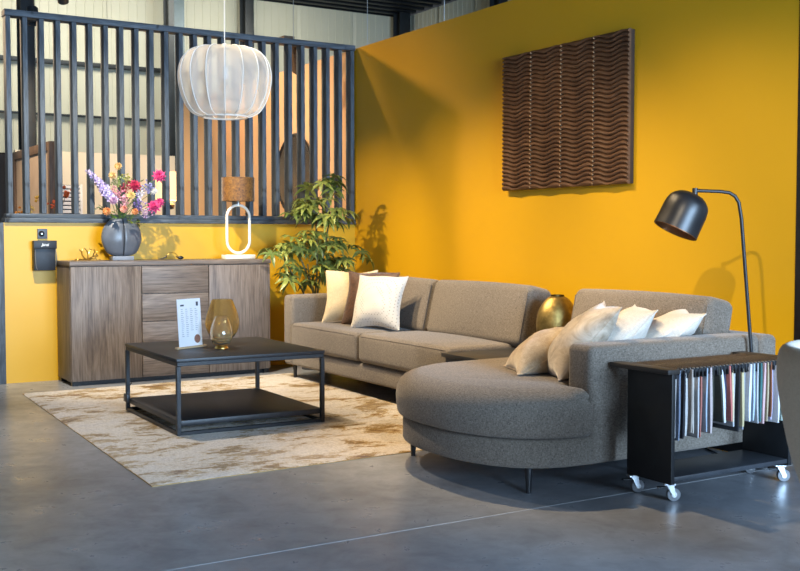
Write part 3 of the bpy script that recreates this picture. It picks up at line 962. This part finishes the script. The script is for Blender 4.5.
FL = [('tall lilac flower spike at the left of the bouquet', 'spike', 93, 171, ('8d7ab8', 'd6cbe4'), .05),
      ('second lilac flower spike leaning left in the bouquet', 'spike', 99, 180, ('9a86c4', 'c9bbe0'), -.03),
      ('lower pale violet flower spike beside the lilac spikes', 'spike', 104, 188, ('a596c8', 'd6cce6'), -.05),
      ('topmost peach yellow ball flower of the bouquet', 'ball', 117.5, 166.5, ('c99a55', 'e0bd7c'), 0, .034),
      ('peach yellow ball flower just below the topmost one', 'ball', 111.5, 176, ('cf9d58', 'e4c283'), -.03, .034),
      ('red and magenta bloom in the middle of the bouquet', 'dahlia', 130.5, 186, ('9c1d3a', 'c23058'), -.04, .05),
      ('bright magenta bloom at the upper right of the bouquet', 'dahlia', 154, 175, ('b8245e', 'd94a86'), 0, .052),
      ('large magenta bloom at the lower right of the bouquet', 'dahlia', 147, 207, ('b5235c', 'd64c88'), -.06, .055),
      ('small magenta bloom at the far right above the large one', 'dahlia', 153, 202, ('b5235c', 'd8508c'), -.03, .038),
      ('cream yellow ball flower in the centre of the bouquet', 'ball', 126, 196, ('d9b565', 'ecd394'), -.09, .036),
      ('white blossom between the two magenta blooms', 'ball', 148, 191, ('d8d3c4', 'eae6da'), -.03, .032),
      ('orange peach rose at the lower left of the bouquet', 'ball', 105, 212, ('cf7c3c', 'e39f63'), -.07, .036),
      ('salmon pink rose low in the middle of the bouquet', 'ball', 119, 210, ('cf7f68', 'e4a592'), -.09, .034),
      ('small pink blossom left of the bouquet centre', 'sprig', 115, 193, ('b76478', 'd894a4'), -.05, .05),
      ('purple filler blossoms right of the bouquet centre', 'sprig', 133, 204, ('5d4a8c', '8f7fbc'), -.07, .055),
      ('blue violet filler blossoms under the upper magenta bloom', 'sprig', 143, 187, ('6a68a4', 'a6a6d0'), -.04, .05),
      ('pale mauve filler blossoms low at the right of the bouquet', 'sprig', 138, 212, ('94759c', 'c7aecb'), -.09, .05),
      ('yellow green filler buds above the red bloom', 'sprig', 127, 178, ('8f8d3a', 'b9b45c'), .02, .045),
      ('fresh green leaves low at the left of the bouquet', 'leaf', 112, 210, ('5d8a2c', '7fae48'), -.08, .06),
      ('yellow green leaves drooping over the vase rim', 'leaf', 126, 219, ('8fa52c', 'b4c64c'), -.10, .055),
      ('dark green leaves at the far left edge of the bouquet', 'leaf', 100, 205, ('2f4a22', '456632'), -.02, .05),
      ('olive leaves at the right edge of the bouquet', 'leaf', 157, 197, ('6a7238', '8b9450'), 0, .045),
      ('dark olive leaves hanging at the right of the vase rim', 'leaf', 133, 221, ('3c4420', '7c7a2c'), -.09, .05),
      ('green leaves between the white blossom and the centre', 'leaf', 138, 180, ('4d6a34', '6f8c4c'), .03, .05),
      ('deep red filler buds left of the red bloom', 'sprig', 123, 187, ('7c1f2e', 'a83848'), -.03, .045),
      ('pink filler blossoms above the salmon rose', 'sprig', 121, 201, ('c07a8c', 'dfa9b6'), -.06, .05),
      ('pale green filler buds below the topmost ball flower', 'sprig', 118, 181, ('7d8c48', 'a3b070'), .01, .05),
      ('small white filler blossoms above the purple ones', 'sprig', 135, 194, ('cfc8d2', 'e6e0e8'), -.05, .045),
      ('mauve rose low between the lilac spikes and the centre', 'ball', 111, 201, ('a87c9c', 'cba6c2'), -.07, .036),
      ('small orange rose right of the salmon rose', 'ball', 129, 212, ('c9743c', 'e09a62'), -.09, .03)]
for i, f in enumerate(FL):
    lab, kind, x, y, col = f[:5]; dy = f[5] if len(f) > 5 else 0; sz = f[6] if len(f) > 6 else .03
    px, pz = fpos(x, y)
    flower(lab, kind, px, pz, col, dy, sz, 'flower' if kind != 'leaf' else 'leaf', (.03 * math.cos(i * 2.4), .012 * math.sin(i * 2.4)))

# ------------------------------------------------------------------ small ornaments on the sideboard
def coral():
    t = thing('coral_ornament', 'small gold branching twig ornament at the left end of the sideboard', 'ornament', (2.145, 8.06, .9155))
    rr = random.Random(11)
    def br(p, d, L, r, dep, part):
        q = p + d * L
        if q.z < .006: q.z = .006
        part.tube([p, (p + q) / 2 + Vector((rr.uniform(-.004, .004), rr.uniform(-.004, .004), rr.uniform(-.003, .005))), q], [r, r * .9, r * .7], 6)
        if dep:
            for _ in range(2):
                nd = (d + Vector((rr.uniform(-.8, .8), rr.uniform(-.6, .6), rr.uniform(-.5, .5)))).normalized()
                br(q, nd, L * .72, r * .75, dep - 1, part)
    for a, b, L in ((-1, .05, .045), (-.55, .5, .045), (.1, 1, .045), (.7, .6, .045), (1, .12, .04), (.5, .3, .04)):
        mb = MB(); br(Vector((.01 * a, 0, .006)), Vector((a, rr.uniform(-.3, .3), b)).normalized(), L, .006, 2, mb)
        mb.build('branch', BRASS, t, world=False)
coral()
def wire_ornament():
    t = thing('wire_ornament', 'small black bird-like ornament with a gold wire arch on the sideboard', 'ornament', (2.80, 8.06, .9155))
    arc = [(-.045 + .05 + .05 * math.cos(a), 0, .004 + .05 * math.sin(a)) for a in [math.pi * k / 16 for k in range(17)]]
    MB().tube(arc, .0025, 6).build('wire_arch', BRASS, t, world=False)
    MB().ball((.075, 0, .014), .017, 2, (1.5, .9, .8)).tube([(.05, 0, .014), (.035, 0, .028)], [.007, .002], 6).build('head', BLACK, t, world=False)
    MB().tube([(-.10, 0, .006), (-.07, 0, .008), (-.045, 0, .022), (-.03, 0, .045)], [.002, .006, .005, .001], 6).tube([(-.07, 0, .008), (-.03, .01, .018)], [.004, .001], 6).build('tail', BLACK, t, world=False)
wire_ornament()

# ------------------------------------------------------------------ wall dispenser box and socket
def wall_box():
    x0, x1, z0, z1, yf = 1.778, 1.952, .842, 1.066, 8.165
    t = thing('wall_box', 'black box with leaflet flap hanging on the yellow wall beside the sideboard', 'box', ((x0 + x1) / 2, YB, z0))
    B = mat('box_black', '1d2026', '262a31', .5, 0, 20)
    MB().box(x0 + .006, x1 - .012, yf + .02, YB - .001, z0, z1 - .004, .004).build('body', B, t)
    MB().box(x0, x1 - .004, yf, yf + .045, z1 - .062, z1, .004).build('lid', B, t)
    pts = [(x0 + .012, yf + .012, z1 - .062), (x0 + .012, yf + .004, z1 - .13), (x0 + .018, yf + .012, z0 + .03), (x0 + .03, yf + .02, z0 + .004)]
    MB().tube(crom(pts, 4, False), .003, 6).build('strap', mat('box_edge', '6d6a66', '7c7974', .5), t)
    pts = [(x1 - .012, yf + .012, z1 - .062), (x1 - .010, yf + .004, z1 - .13), (x1 - .012, yf + .016, z0 + .03)]
    MB().tube(crom(pts, 4, False), .003, 6).build('strap', MATS['box_edge'], t)
    cu = bpy.data.curves.new('logo_text', 'FONT'); cu.body = 'Jansi'; cu.size = .028; cu.extrude = .0006; cu.shear = .25; cu.offset = .0006
    to = bpy.data.objects.new('logo_text', cu); COL.objects.link(to)
    bpy.context.view_layer.update()
    me = bpy.data.meshes.new_from_object(to.evaluated_get(bpy.context.evaluated_depsgraph_get()))
    bpy.data.objects.remove(to); me.materials.append(PLASTICW)
    lg = bpy.data.objects.new('lettering', me); COL.objects.link(lg); lg.parent = t
    lg.location = Vector((x0 + .058, yf - .0008, z1 - .040)) - OFF[t.name]; lg.rotation_euler = (math.pi / 2, 0, 0)
wall_box()
def socket():
    t = thing('wall_socket', 'grey square wall socket above the black wall box', 'socket', (1.86, YB, 1.077))
    x0, x1, z0, z1 = 1.825, 1.898, 1.080, 1.155
    MB().box(x0, x1, YB - .014, YB - .0005, z0, z1, .004).build('plate', mat('socket_grey', '4a525c', '565f6a', .4), t)
    n = 20; c = ((x0 + x1) / 2 - .008, (z0 + z1) / 2)
    mb = MB(); mb.tube([(c[0], YB - .018, c[1]), (c[0], YB - .012, c[1])], .022, 20)
    mb.build('plug_hole', DARK, t)
    MB().tube([(c[0], YB - .03, c[1]), (c[0], YB - .016, c[1])], .006, 10).build('plug_pin', CHROME, t)
socket()

# ------------------------------------------------------------------ potted plant
def leaf_mesh(seed):
    rr = random.Random(seed); mb = MB(); n = rr.choice((6, 7, 7, 8))
    pet = .07
    mb.tube([(0, 0, 0), (pet * .6, 0, .012), (pet, 0, .01)], .0022, 5)
    for k in range(n):
        a = (k - (n - 1) / 2) * (2.0 * math.pi / (n + 1.2)) + rr.uniform(-.12, .12)
        L = .125 * rr.uniform(.75, 1.12) * (1 - .22 * abs(a) / math.pi)
        d = Vector((math.cos(a), math.sin(a), 0)); sd = Vector((-math.sin(a), math.cos(a), 0))
        droop = rr.uniform(.15, .5)
        V = []; F = []
        ws = [.003, .011, .0165, .016, .009, .001]
        for i, wv in enumerate(ws):
            s = i / (len(ws) - 1)
            c = Vector((pet, 0, .01)) + d * L * s + Vector((0, 0, .10 * L * math.sin(s * 3) - droop * L * s * s))
            V += [c - sd * wv + Vector((0, 0, wv * .35)), c, c + sd * wv + Vector((0, 0, wv * .35))]
        for i in range(len(ws) - 1):
            b = i * 3; F += [(b, b + 1, b + 4, b + 3), (b + 1, b + 2, b + 5, b + 4)]
        mb.raw(V, F)
    LF = MATS.get('plant_leaf')
    if LF is None:
        LF, nt, b = base_mat('plant_leaf')
        b.inputs['Roughness'].default_value = .38
        f = noise(nt, coords(nt), 18, 3)
        oi = nt.nodes.new('ShaderNodeObjectInfo')
        c = ramp(nt, f, [(.35, '70793a'), (.65, '9aa164')])
        c2 = ramp(nt, oi.outputs['Random'], [(0, (.62, .7, .62)), (1, (1., 1., .85))])
        nt.links.new(mixrgb(nt, c, c2, 1.0, 'MULTIPLY'), b.inputs['Base Color'])
    return mb.mesh('leaf', LF, True, 80)
def plant():
    bx, by = 3.97, 7.87
    t = thing('potted_plant', 'leafy green umbrella plant standing in the corner behind the sofa', 'plant', (bx, by, 0))
    POT = mat('pot_grey', '3a3a3c', '464648', .6)
    MB().lathe([(0, 0), (.12, 0), (.16, .28), (.17, .30), (.155, .30), (.15, .27), (0, .27)], 32).build('pot', POT, t, world=False)
    MB().lathe([(0, .265), (.149, .265), (.149, .272), (0, .275)], 24).build('soil', mat('soil', '2b2119', '3a2d22', .95, 0, 60, bumpk=.6), t, world=False)
    K2 = 8.8 / 1063
    def at(px, py, dy):   # a spot in the crown, as an offset from the pot
        return Vector(((px - 318) * K2 / .8545 + dy * .60, dy, 1.1 + (236 - py) * K2))
    rr = random.Random(21)
    STM = mat('plant_stem', '4c4a2a', '63603a', .7, 0, 30)
    meshes = [leaf_mesh(s) for s in range(8)]
    crowns = [(318, 196, 22, 20, 12), (333, 208, 12, 12, 5), (303, 208, 12, 12, 5), (318, 216, 20, 10, 7), (300, 240, 20, 10, 8), (325, 238, 16, 10, 8), (288, 252, 12, 10, 6), (310, 258, 22, 12, 9), (325, 270, 14, 12, 5), (290, 272, 10, 10, 4), (352, 252, 10, 8, 3), (345, 264, 12, 8, 4), (305, 278, 14, 8, 4)]
    tops = []
    for (px, py, sx, sy, n) in crowns:
        c = at(px, py + 6, 0)
        stem = [(rr.uniform(-.05, .05), rr.uniform(-.05, .05), .26), (c.x * .3 + rr.uniform(-.03, .03), c.y, .26 + (c.z - .26) * .5), (c.x * .8, 0, c.z - .10), (c.x, 0, c.z)]
        if (px, py) in ((318, 196), (333, 208), (300, 240), (352, 252), (310, 258), (288, 252)):
            MB().tube(crom(stem, 5, False), [.008] * 10 + [.006] * 6, 7).build('stem', STM, t, world=False)
        for k in range(int(n * 1.4)):
            p = at(px + rr.uniform(-sx, sx) * .75, py + rr.uniform(-sy, sy) * .8, rr.uniform(-.16, .13))
            if by + p.y > 8.08: p.y = 8.08 - by
            if by + p.y < 7.66 and p.z < .85: p.y = 7.68 - by
            az = math.atan2(p.y - .3 * 0 - .02, p.x - c.x + .001) + rr.uniform(-.7, .7)
            if rr.random() < .35: az = rr.uniform(-2.6, -.5)
            wx = bx + p.x + math.cos(az) * .17
            wy = by + p.y + math.sin(az) * .17
            if wy > 8.20: az = -abs(az) if abs(az) > .1 else -.5
            inst('leaf', rr.choice(meshes), t, p, (rr.uniform(-.4, .4), rr.uniform(-.15, .75), az), (rr.uniform(.85, 1.15),) * 3)
plant()

# ------------------------------------------------------------------ swatch trolley with hanging fabric samples
RX0, RX1, RY0, RY1 = 3.20, 3.945, 3.11, 3.40
def trolley():
    t = thing('swatch_trolley', 'black rolling trolley rack for hanging fabric samples beside the chaise', 'trolley', ((RX0 + RX1) / 2, (RY0 + RY1) / 2, 0))
    PB = mat('trolley_black', '16171a', '1e2023', .5, 0, 12)
    for x in (RX0, RX1 - .02):
        MB().box(x, x + .02, RY0 + .01, RY1 - .02, .075, .535, .002).build('side_panel', PB, t)
    MB().box(RX0 + .021, RX1 - .021, RY0 + .015, RY1 - .025, .085, .105, .002).build('shelf', mat('trolley_shelf', '2b2e33', '363a40', .4, 0, 8), t)
    DW = wood('dark_frame_wood', '2a2624', '38332f', '46403b', 'y', .5, 8)
    for x in (RX0 - .045, RX1 - .02):
        MB().box(x, x + .068, RY0 - .012, RY1 + .045, .536, .556, .002).build('end_bar', DW, t)
    for y in (RY0 + .03, RY1 + .02):
        MB().box(RX0 + .024, RX1 - .021, y, y + .016, .530, .546, .002).build('rail', BLACK, t)
    GW = mat('caster_grey', '6d7075', '7f8287', .45)
    for x, y, a in ((RX0 + .03, RY0 + .05, -.5), (RX0 + .01, RY1 - .05, -.35), (RX1 - .03, RY0 + .05, -.55), (RX1 - .03, RY1 - .05, -.3)):
        e = MB()
        M = Matrix.Translation((x, y, 0)) @ Matrix.Rotation(a, 4, 'Z')
        e.box(-.024, .024, -.02, .02, .068, .0745, .001, 1, M)
        for s in (-1, 1): e.raw([(-.014, s * .014, .068), (.016, s * .014, .068), (.026, s * .014, .022), (.014, s * .014, .018), (-.014, s * .017, .068), (.016, s * .017, .068), (.026, s * .017, .022), (.014, s * .017, .018)],
                                [(0, 1, 2, 3), (4, 5, 6, 7), (0, 1, 5, 4), (1, 2, 6, 5), (2, 3, 7, 6), (3, 0, 4, 7)], M)
        c = e.build('caster', CHROME, t)
        wm = MB()
        wm.tube([M @ Vector((.018, -.012, .0275)), M @ Vector((.018, .012, .0275))], .027, 22)
        wm.build('wheel', GW, c)
        h = MB(); h.tube([M @ Vector((.018, -.0155, .0275)), M @ Vector((.018, .0155, .0275))], .012, 14); h.build('hub', PLASTICW, c)
        b = MB(); b.box(-.05, -.012, -.011, .011, .052, .060, .002, 1, M); b.build('brake_lever', BLACK, c)
trolley()
PAL = [('white', 'cfcbc8', 'dedbd8'), ('dusty blue', '7c8aa2', '97a4b8'), ('charcoal', '2b2b30', '3a3a40'), ('white', 'd2cfcc', 'e2dfdc'), ('taupe', 'a89c92', 'bcb0a6'),
       ('off white', 'c9c2b8', 'd9d2c8'), ('light grey', 'bcbec2', 'cfd1d4'), ('brick red', 'a8685e', 'bd7c70'), ('pale blue', 'a3b3c4', 'b6c4d2'), ('pinkish grey', 'bba9a6', 'cab9b6'),
       ('dark olive', '34352c', '42433a'), ('dark olive', '34352c', '42433a'), ('white', 'd2d2d6', 'e0e0e4'), ('navy', '2a3044', '384058'), ('coral pink', 'b5625c', 'c77a72'), ('cream', 'c8b894', 'd6c8a8'), ('light grey', 'a2a4a8', 'b4b6ba'),
       ('black', '1c1c1f', '27272b'), ('straw', 'b5a57c', 'c6b78e'), ('ash grey', '8a8d94', '9c9fa6'), ('silver grey', 'c6c8cc', 'd8dade'), ('steel blue', '9fb0c2', 'b4c2d0'), ('mid grey', 'a6a8ac', 'b8babe'),
       ('teal', '2f5a5c', '40706f'), ('dusty pink', 'c09a9a', 'd0acac'), ('sand', 'a89678', 'b8a78a'), ('rust brown', '71442c', '85553a'), ('lavender', 'a49ab4', 'b6adc4'), ('white', 'd0d0d4', 'dededf'), ('pale mint', 'a5b8ae', 'b8c8bf'), ('sky blue', '7fa4c6', '95b6d2')]
ORD = ['first', 'second', 'third', 'fourth', 'fifth', 'sixth', 'seventh', 'eighth', 'ninth', 'tenth', 'eleventh', 'twelfth', 'thirteenth', 'fourteenth', 'fifteenth', 'sixteenth', 'seventeenth', 'eighteenth', 'nineteenth', 'twentieth',
       'twenty-first', 'twenty-second', 'twenty-third', 'twenty-fourth', 'twenty-fifth', 'twenty-sixth', 'twenty-seventh', 'twenty-eighth', 'twenty-ninth', 'thirtieth', 'last']
def swatches():
    rr = random.Random(9); n = len(PAL)
    HB = wood('hanger_wood', '33281f', '46382c', '57473a', 'y', .55, 8)
    pitch = (RX1 - .035 - (RX0 + .04)) / (n - 1)
    hm = MB().box(-.0052, .0052, -.128, .128, .004, .012, .001, 1).mesh('hanger_bar', HB)
    cm = MB().box(-.005, .005, -.012, .012, -.034, .012, .002, 1).mesh('clip', BLACK)
    pm = MB().tube([(0, -.020, .008), (0, -.006, .008)], .0032, 8).mesh('hanger_pin', CHROME)
    swing = {11: .028, 12: .022, 13: .018, 14: .012, 15: .008}
    for k, (nm, a, b) in enumerate(PAL):
        x = RX0 + .04 + k * pitch
        y = (RY0 + RY1) / 2 + .005
        lab = '%s fabric sample, %s from the left on the trolley' % (nm, ORD[k]) if k < n - 1 else '%s fabric sample, last at the right end of the trolley' % nm
        t = thing('fabric_sample', lab, 'fabric sample', (x, y, .5432), 0, 'fabric samples hanging on the trolley')
        inst('hanger_bar', hm, t); inst('clip', cm, t, (0, -.112, 0)); inst('hanger_pin', pm, t, (0, -.118, 0))
        m = fabric('sample_%d' % k, a, b, 220, .3, .3)
        L = .278 + rr.uniform(-.015, .02) if not 10 <= k <= 15 else .235 + rr.uniform(-.01, .015)
        if k > 19: L -= .02
        th = .005 + rr.uniform(0, .004)
        nz, ny = 8, 4; V = []; F = []
        ph = rr.uniform(0, 6); am = rr.uniform(.0015, .0045); sw = swing.get(k, rr.uniform(-.004, .004))
        y0 = -.124 + rr.uniform(-.006, .012); y1 = .12
        for s in (-1, 1):
            for j in range(nz + 1):
                f = j / nz
                for i in range(ny + 1):
                    g = i / ny
                    bulge = math.sin(math.pi * min(1, f * 1.1)) if sw > .01 else 0
                    px = s * th * (.5 + .35 * math.sin(3.14 * f)) + am * math.sin(5 * f + ph + 2 * g) + sw * f * (1 - .5 * g) + bulge * sw * .35
                    V.append((px, y0 + (y1 - y0) * g + (.004 * math.sin(4 * f + ph) if i == 0 else 0), .002 - L * f))
        N = (nz + 1) * (ny + 1)
        ix = lambda s, j, i: s * N + j * (ny + 1) + i
        for s in (0, 1):
            for j in range(nz):
                for i in range(ny): F.append((ix(s, j, i), ix(s, j, i + 1), ix(s, j + 1, i + 1), ix(s, j + 1, i)))
        for j in range(nz):
            for i in (0, ny): F.append((ix(0, j, i), ix(0, j + 1, i), ix(1, j + 1, i), ix(1, j, i)))
        for i in range(ny):
            for j in (0, nz): F.append((ix(0, j, i), ix(1, j, i), ix(1, j, i + 1), ix(0, j, i + 1)))
        MB().raw(V, F).build('cloth', m, t, world=False)
swatches()

# ------------------------------------------------------------------ tub armchair at the right edge
def armchair():
    cx, cy = 2.957, 1.943
    t = thing('tub_armchair', 'beige upholstered tub armchair cut off by the right edge of the picture', 'armchair', (cx, cy, 0), R(-35))
    UP = fabric('armchair_cloth', 'd6c4a8', 'e4d4ba', 240, .3, .2)
    # shell: a thick curved wall open towards local +x
    V = []; F = []; n = 36; prof = [(.225, .27), (.27, .30), (.315, .42), (.345, .56), (.360, .68), (.352, .745), (.325, .765), (.298, .745), (.292, .68), (.275, .56), (.25, .44), (.21, .42), (.0, .41)]
    prof = crom(prof, 3, False)
    a0 = R(62); rings = []
    for k in range(n + 1):
        a = a0 + (2 * math.pi - 2 * a0) * k / n
        fall = 1 - .16 * max(0, math.cos(a)) ** 1.0 * 2
        for r, z in prof:
            zz = z if z < .42 else .42 + (z - .42) * min(1, fall)
            V.append((r * math.cos(a), r * math.sin(a) * .98, zz))
    m = len(prof)
    for k in range(n):
        for i in range(m - 1): F.append((k * m + i, (k + 1) * m + i, (k + 1) * m + i + 1, k * m + i + 1))
    F.append(tuple(range(m))); F.append(tuple(n * m + i for i in range(m)))
    MB().raw(V, F).build('shell', UP, t, world=False, ang=70)
    MB().lathe([(0, .30), (.22, .30), (.255, .33), (.265, .40), (.25, .44), (.2, .455), (0, .46)], 40).build('seat', UP, t, world=False)
    MB().lathe([(0, .262), (.15, .262), (.15, .285), (0, .285)], 30).build('seat_plate', BLACK, t, world=False)
    for a in (45, 135, 225, 315):
        c, s = math.cos(R(a)), math.sin(R(a))
        MB().tube([(c * .12, s * .12, .27), (c * .25, s * .25, .0)], [.014, .010], 10).build('leg', BLACK, t, world=False)
armchair()

# ------------------------------------------------------------------ things seen between the slats
def round_mirror():
    t = thing('round_mirror', 'large dark round mirror on the beige wall behind the slats', 'mirror', (XR - .02, 9.46, 1.32))
    n = 48; c = (9.46, 1.70); r = .39
    mb = MB(); mb.tube([(XR - .001, c[0], c[1]), (XR - .02, c[0], c[1])], r - .008, n)
    mb.build('glass', mat('smoked_mirror', '2e2620', '352c25', .25, .0), t)
    MB().tube([(XR - .02, c[0] + r * math.cos(2 * math.pi * k / n), c[1] + r * math.sin(2 * math.pi * k / n)) for k in range(n)], .012, 8, True).build('frame', BLACK, t)
round_mirror()
def glow_lamp():
    x, y = 3.80, 11.0
    t = thing('shaded_floor_lamp', 'lit floor lamp with cream drum shade seen between the slats', 'floor lamp', (x, y, 0))
    SH = glow('lit_shade', 'ffd9a0', .9)
    MB().lathe([(0, 0), (.14, 0), (.14, .02), (0, .02)], 32).build('base', BLACK, t, world=False)
    MB().tube([(0, 0, .02), (0, 0, 1.46)], .012, 8).build('pole', BLACK, t, world=False)
    MB().lathe([(0, 1.38), (.05, 1.39), (.06, 1.43), (.02, 1.47), (0, 1.47)], 20).build('joint', BLACK, t, world=False)
    MB().lathe([(.15, 1.48), (.14, 1.78), (.135, 1.78), (.145, 1.48)], 40, closed=True).build('shade', SH, t, world=False)
    l = bpy.data.lights.new('bulb_light', 'POINT'); l.energy = 22; l.color = (1, .70, .38); l.shadow_soft_size = .06
    o = bpy.data.objects.new('bulb_light', l); COL.objects.link(o); o.parent = t; o.location = (0, 0, 1.66)
glow_lamp()
def framed_panel():
    t = thing('framed_panel', 'tall brown framed display panel behind the leftmost slats', 'panel', (2.3, 10.6, 0))
    BW = wood('brown_frame', '5a4330', '6f5540', '84684f', 'z', .5, 4)
    for y in (9.80, 11.30): MB().box(2.28, 2.34, y, y + .07, 0, 1.95, .003).build('stile', BW, t)
    for z in (.0, 1.87): MB().box(2.28, 2.34, 9.871, 11.299, z, z + .08, .003).build('rail', BW, t)
    MB().box(2.30, 2.32, 9.872, 11.298, .081, 1.869).build('infill', mat('rosy_board', 'b29a86', 'bda692', .7, 0, 4), t)
framed_panel()
t = thing('tall_cabinet', 'black tall cabinet behind the first slat of the partition', 'cabinet', (2.35, 12.0, 0))
MB().box(2.10, 2.60, 11.8, 12.3, .06, 1.98, .004).build('body', DARK, t)
MB().box(2.115, 2.345, 11.78, 11.799, .08, 1.96, .002).build('door', BLACK, t)
MB().box(2.355, 2.585, 11.78, 11.799, .08, 1.96, .002).build('door', BLACK, t)
MB().box(2.12, 2.58, 11.82, 12.28, 0, .059).build('plinth', BLACK, t)
def louvre():
    t = thing('louvre_screen', 'white louvred screen with dark gaps behind the slats', 'screen', (2.79, 11.05, 0))
    for x in (2.675, 2.885): MB().box(x - .012, x + .012, 11.03, 11.07, 0, 1.63, .002).build('stile', PLASTICW, t)
    MB().box(2.688, 2.872, 11.058, 11.066, .1, 1.62).build('back_board', BLACK, t)
    for k in range(14):
        z = 1.585 - k * .042
        MB().box(2.688, 2.872, 11.032, 11.054, z, z + .03, .002).build('louvre', PLASTICW, t)
louvre()
def autumn_bunch():
    x, y = 2.17, 9.55
    t = thing('floor_vase', 'tall brown floor vase hidden behind the low wall', 'vase', (x, y, 0))
    MB().lathe([(0, 0), (.10, 0), (.15, .3), (.12, .7), (.07, .95), (.085, 1.0), (.075, 1.0), (.06, .95), (0, .9)], 28).build('body', mat('brown_glaze', '5b3a22', '6d4930', .35), t, world=False)
    rr = random.Random(31)
    specs = [('orange blossom branch beside the white louvred screen', (.20, .02, 1.47), 'c8502a', 'e2783c'), ('small orange red blossom branch behind the slats', (.10, -.02, 1.38), 'c04a28', 'd9683c'),
             ('golden yellow dried flower bunch behind the second slat', (-.03, .02, 1.42), 'c99228', 'e6bc58'), ('pale gold dried flower bunch behind the slats', (-.12, 0, 1.35), 'd0a850', 'ecd088'),
             ('orange dried flower head low behind the slats', (-.20, .02, 1.30), 'd07a1c', 'ea9c3c')]
    for lab, p, a, b in specs:
        s = thing('dried_flower', lab, 'flower', (x, y, .93), 0, 'dried flowers behind the slats')
        h = Vector(p) - Vector((0, 0, .93))
        MB().tube([(0, 0, 0), tuple(h * .6), tuple(h)], .003, 5).build('stem', mat('dry_stem', '5c4a2a', '70603c', .8), s, world=False)
        mb = MB()
        for k in range(16):
            d = Vector((rr.gauss(0, .022), rr.gauss(0, .02), rr.gauss(0, .022)))
            mb.ball(h + d, rr.uniform(.008, .016), 1)
        mb.build('bloom', mat('dried_' + a, a, b, .8, 0, 50), s, world=False)
autumn_bunch()

# ------------------------------------------------------------------ ceiling spotlights (fixture, with its own lamp)
def spotlight(lab, loc, target, power, col, ang, blend=.6, size=.04, track=True):
    t = thing('track_spotlight', lab, 'spotlight', loc, 0, 'ceiling spotlights')
    d = (Vector(target) - Vector(loc)).normalized()
    q = d.to_track_quat('-Z', 'Y').to_matrix().to_4x4()
    mb = MB().lathe([(.0, .18), (.045, .18), (.055, .17), (.055, 0), (.048, 0), (.046, .04), (0, .05)], 24)
    for v in mb.bm.verts: v.co = q @ (v.co - Vector((0, 0, .02)))
    mb.build('body', STEEL, t, world=False)
    MB().tube([tuple(-d * .08), (0, 0, .16), (0, 0, ZT + .12 - loc[2])], .008, 8).build('stem', STEEL, t, world=False)
    if power:
        l = bpy.data.lights.new('spot', 'SPOT'); l.energy = power; l.color = col
        l.spot_size = R(ang); l.spot_blend = blend; l.shadow_soft_size = size
        o = bpy.data.objects.new('spot', l); COL.objects.link(o)
        o.parent = t; o.location = d * .06; o.rotation_euler = q.to_euler()
WARM = (1.0, .78, .48)
spotlight('ceiling spotlight aimed at the middle of the yellow wall', (1.9, 5.9, 3.9), (4.5, 5.4, .35), 600, WARM, 52, 1)
spotlight('ceiling spotlight aimed at the floor lamp corner', (2.0, 4.9, 3.9), (4.5, 4.1, .35), 280, WARM, 50, 1)
spotlight('ceiling spotlight aimed at the long sofa seat', (2.1, 6.9, 3.9), (4.1, 6.6, .4), 640, (1.0, .77, .46), 52, 1)
spotlight('ceiling spotlight aimed at the sideboard', (1.3, 6.0, 3.9), (2.6, 8.2, .7), 1000, (1.0, .90, .74), 50, .8)
spotlight('ceiling spotlight aimed at the plant corner', (0.9, 6.85, 3.1), (4.1, 7.85, 1.0), 520, WARM, 34, .8)
spotlight('ceiling spotlight aimed at the rug and coffee table', (1.5, 7.2, 3.9), (2.6, 5.8, 0), 460, (1.0, .86, .70), 66, .9)
spotlight('ceiling spotlight above the chaise', (3.0, 6.0, 3.9), (3.3, 4.3, .4), 720, (1.0, .72, .40), 44, .9)
spotlight('ceiling spotlight behind the camera aimed at the floor lamp', (-1.3, .1, 3.6), (4.5, 4.0, 1.05), 900, (1.0, .84, .62), 20, .8)
spotlight('ceiling spotlight behind the partition lighting the beige wall', (2.3, 9.4, 3.7), (4.5, 10.4, 1.5), 430, (1.0, .76, .5), 90, .9)
spotlight('added spotlight beyond the left end of the partition warming the slat sides', (.3, 8.95, 3.1), (3.4, 8.3, 1.9), 420, (1.0, .66, .38), 50, .9)  # added warm lamp, turns the narrow slat sides browner
spotlight('ceiling spotlight behind the partition lighting the mirror', (2.6, 8.9, 3.7), (4.5, 9.2, 1.6), 200, (1.0, .76, .5), 80, .9)
spotlight('dark spotlight hanging at the top edge left of the pendant lamp', (2.72, 11.0, 3.47), (3.4, 12.9, 1.5), 330, (1.0, .80, .55), 80, .8)
spotlight('dark spotlight hanging behind the second slat of the partition', (2.42, 11.0, 3.22), (2.3, 10.4, 1.2), 0, (1.0, .80, .55), 90, .8)
spotlight('added unseen spotlight brightening the brown framed panel', (.9, 10.2, 3.3), (2.3, 10.4, 1.3), 280, (1.0, .80, .55), 60, .8)  # lamp added out of view because the panel came out too dark
spotlight('added spotlight brightening the white louvred screen', (2.2, 8.9, 3.9), (2.8, 11.0, 1.2), 160, (1.0, .9, .75), 40, .8)  # extra lamp added to lift the louvres
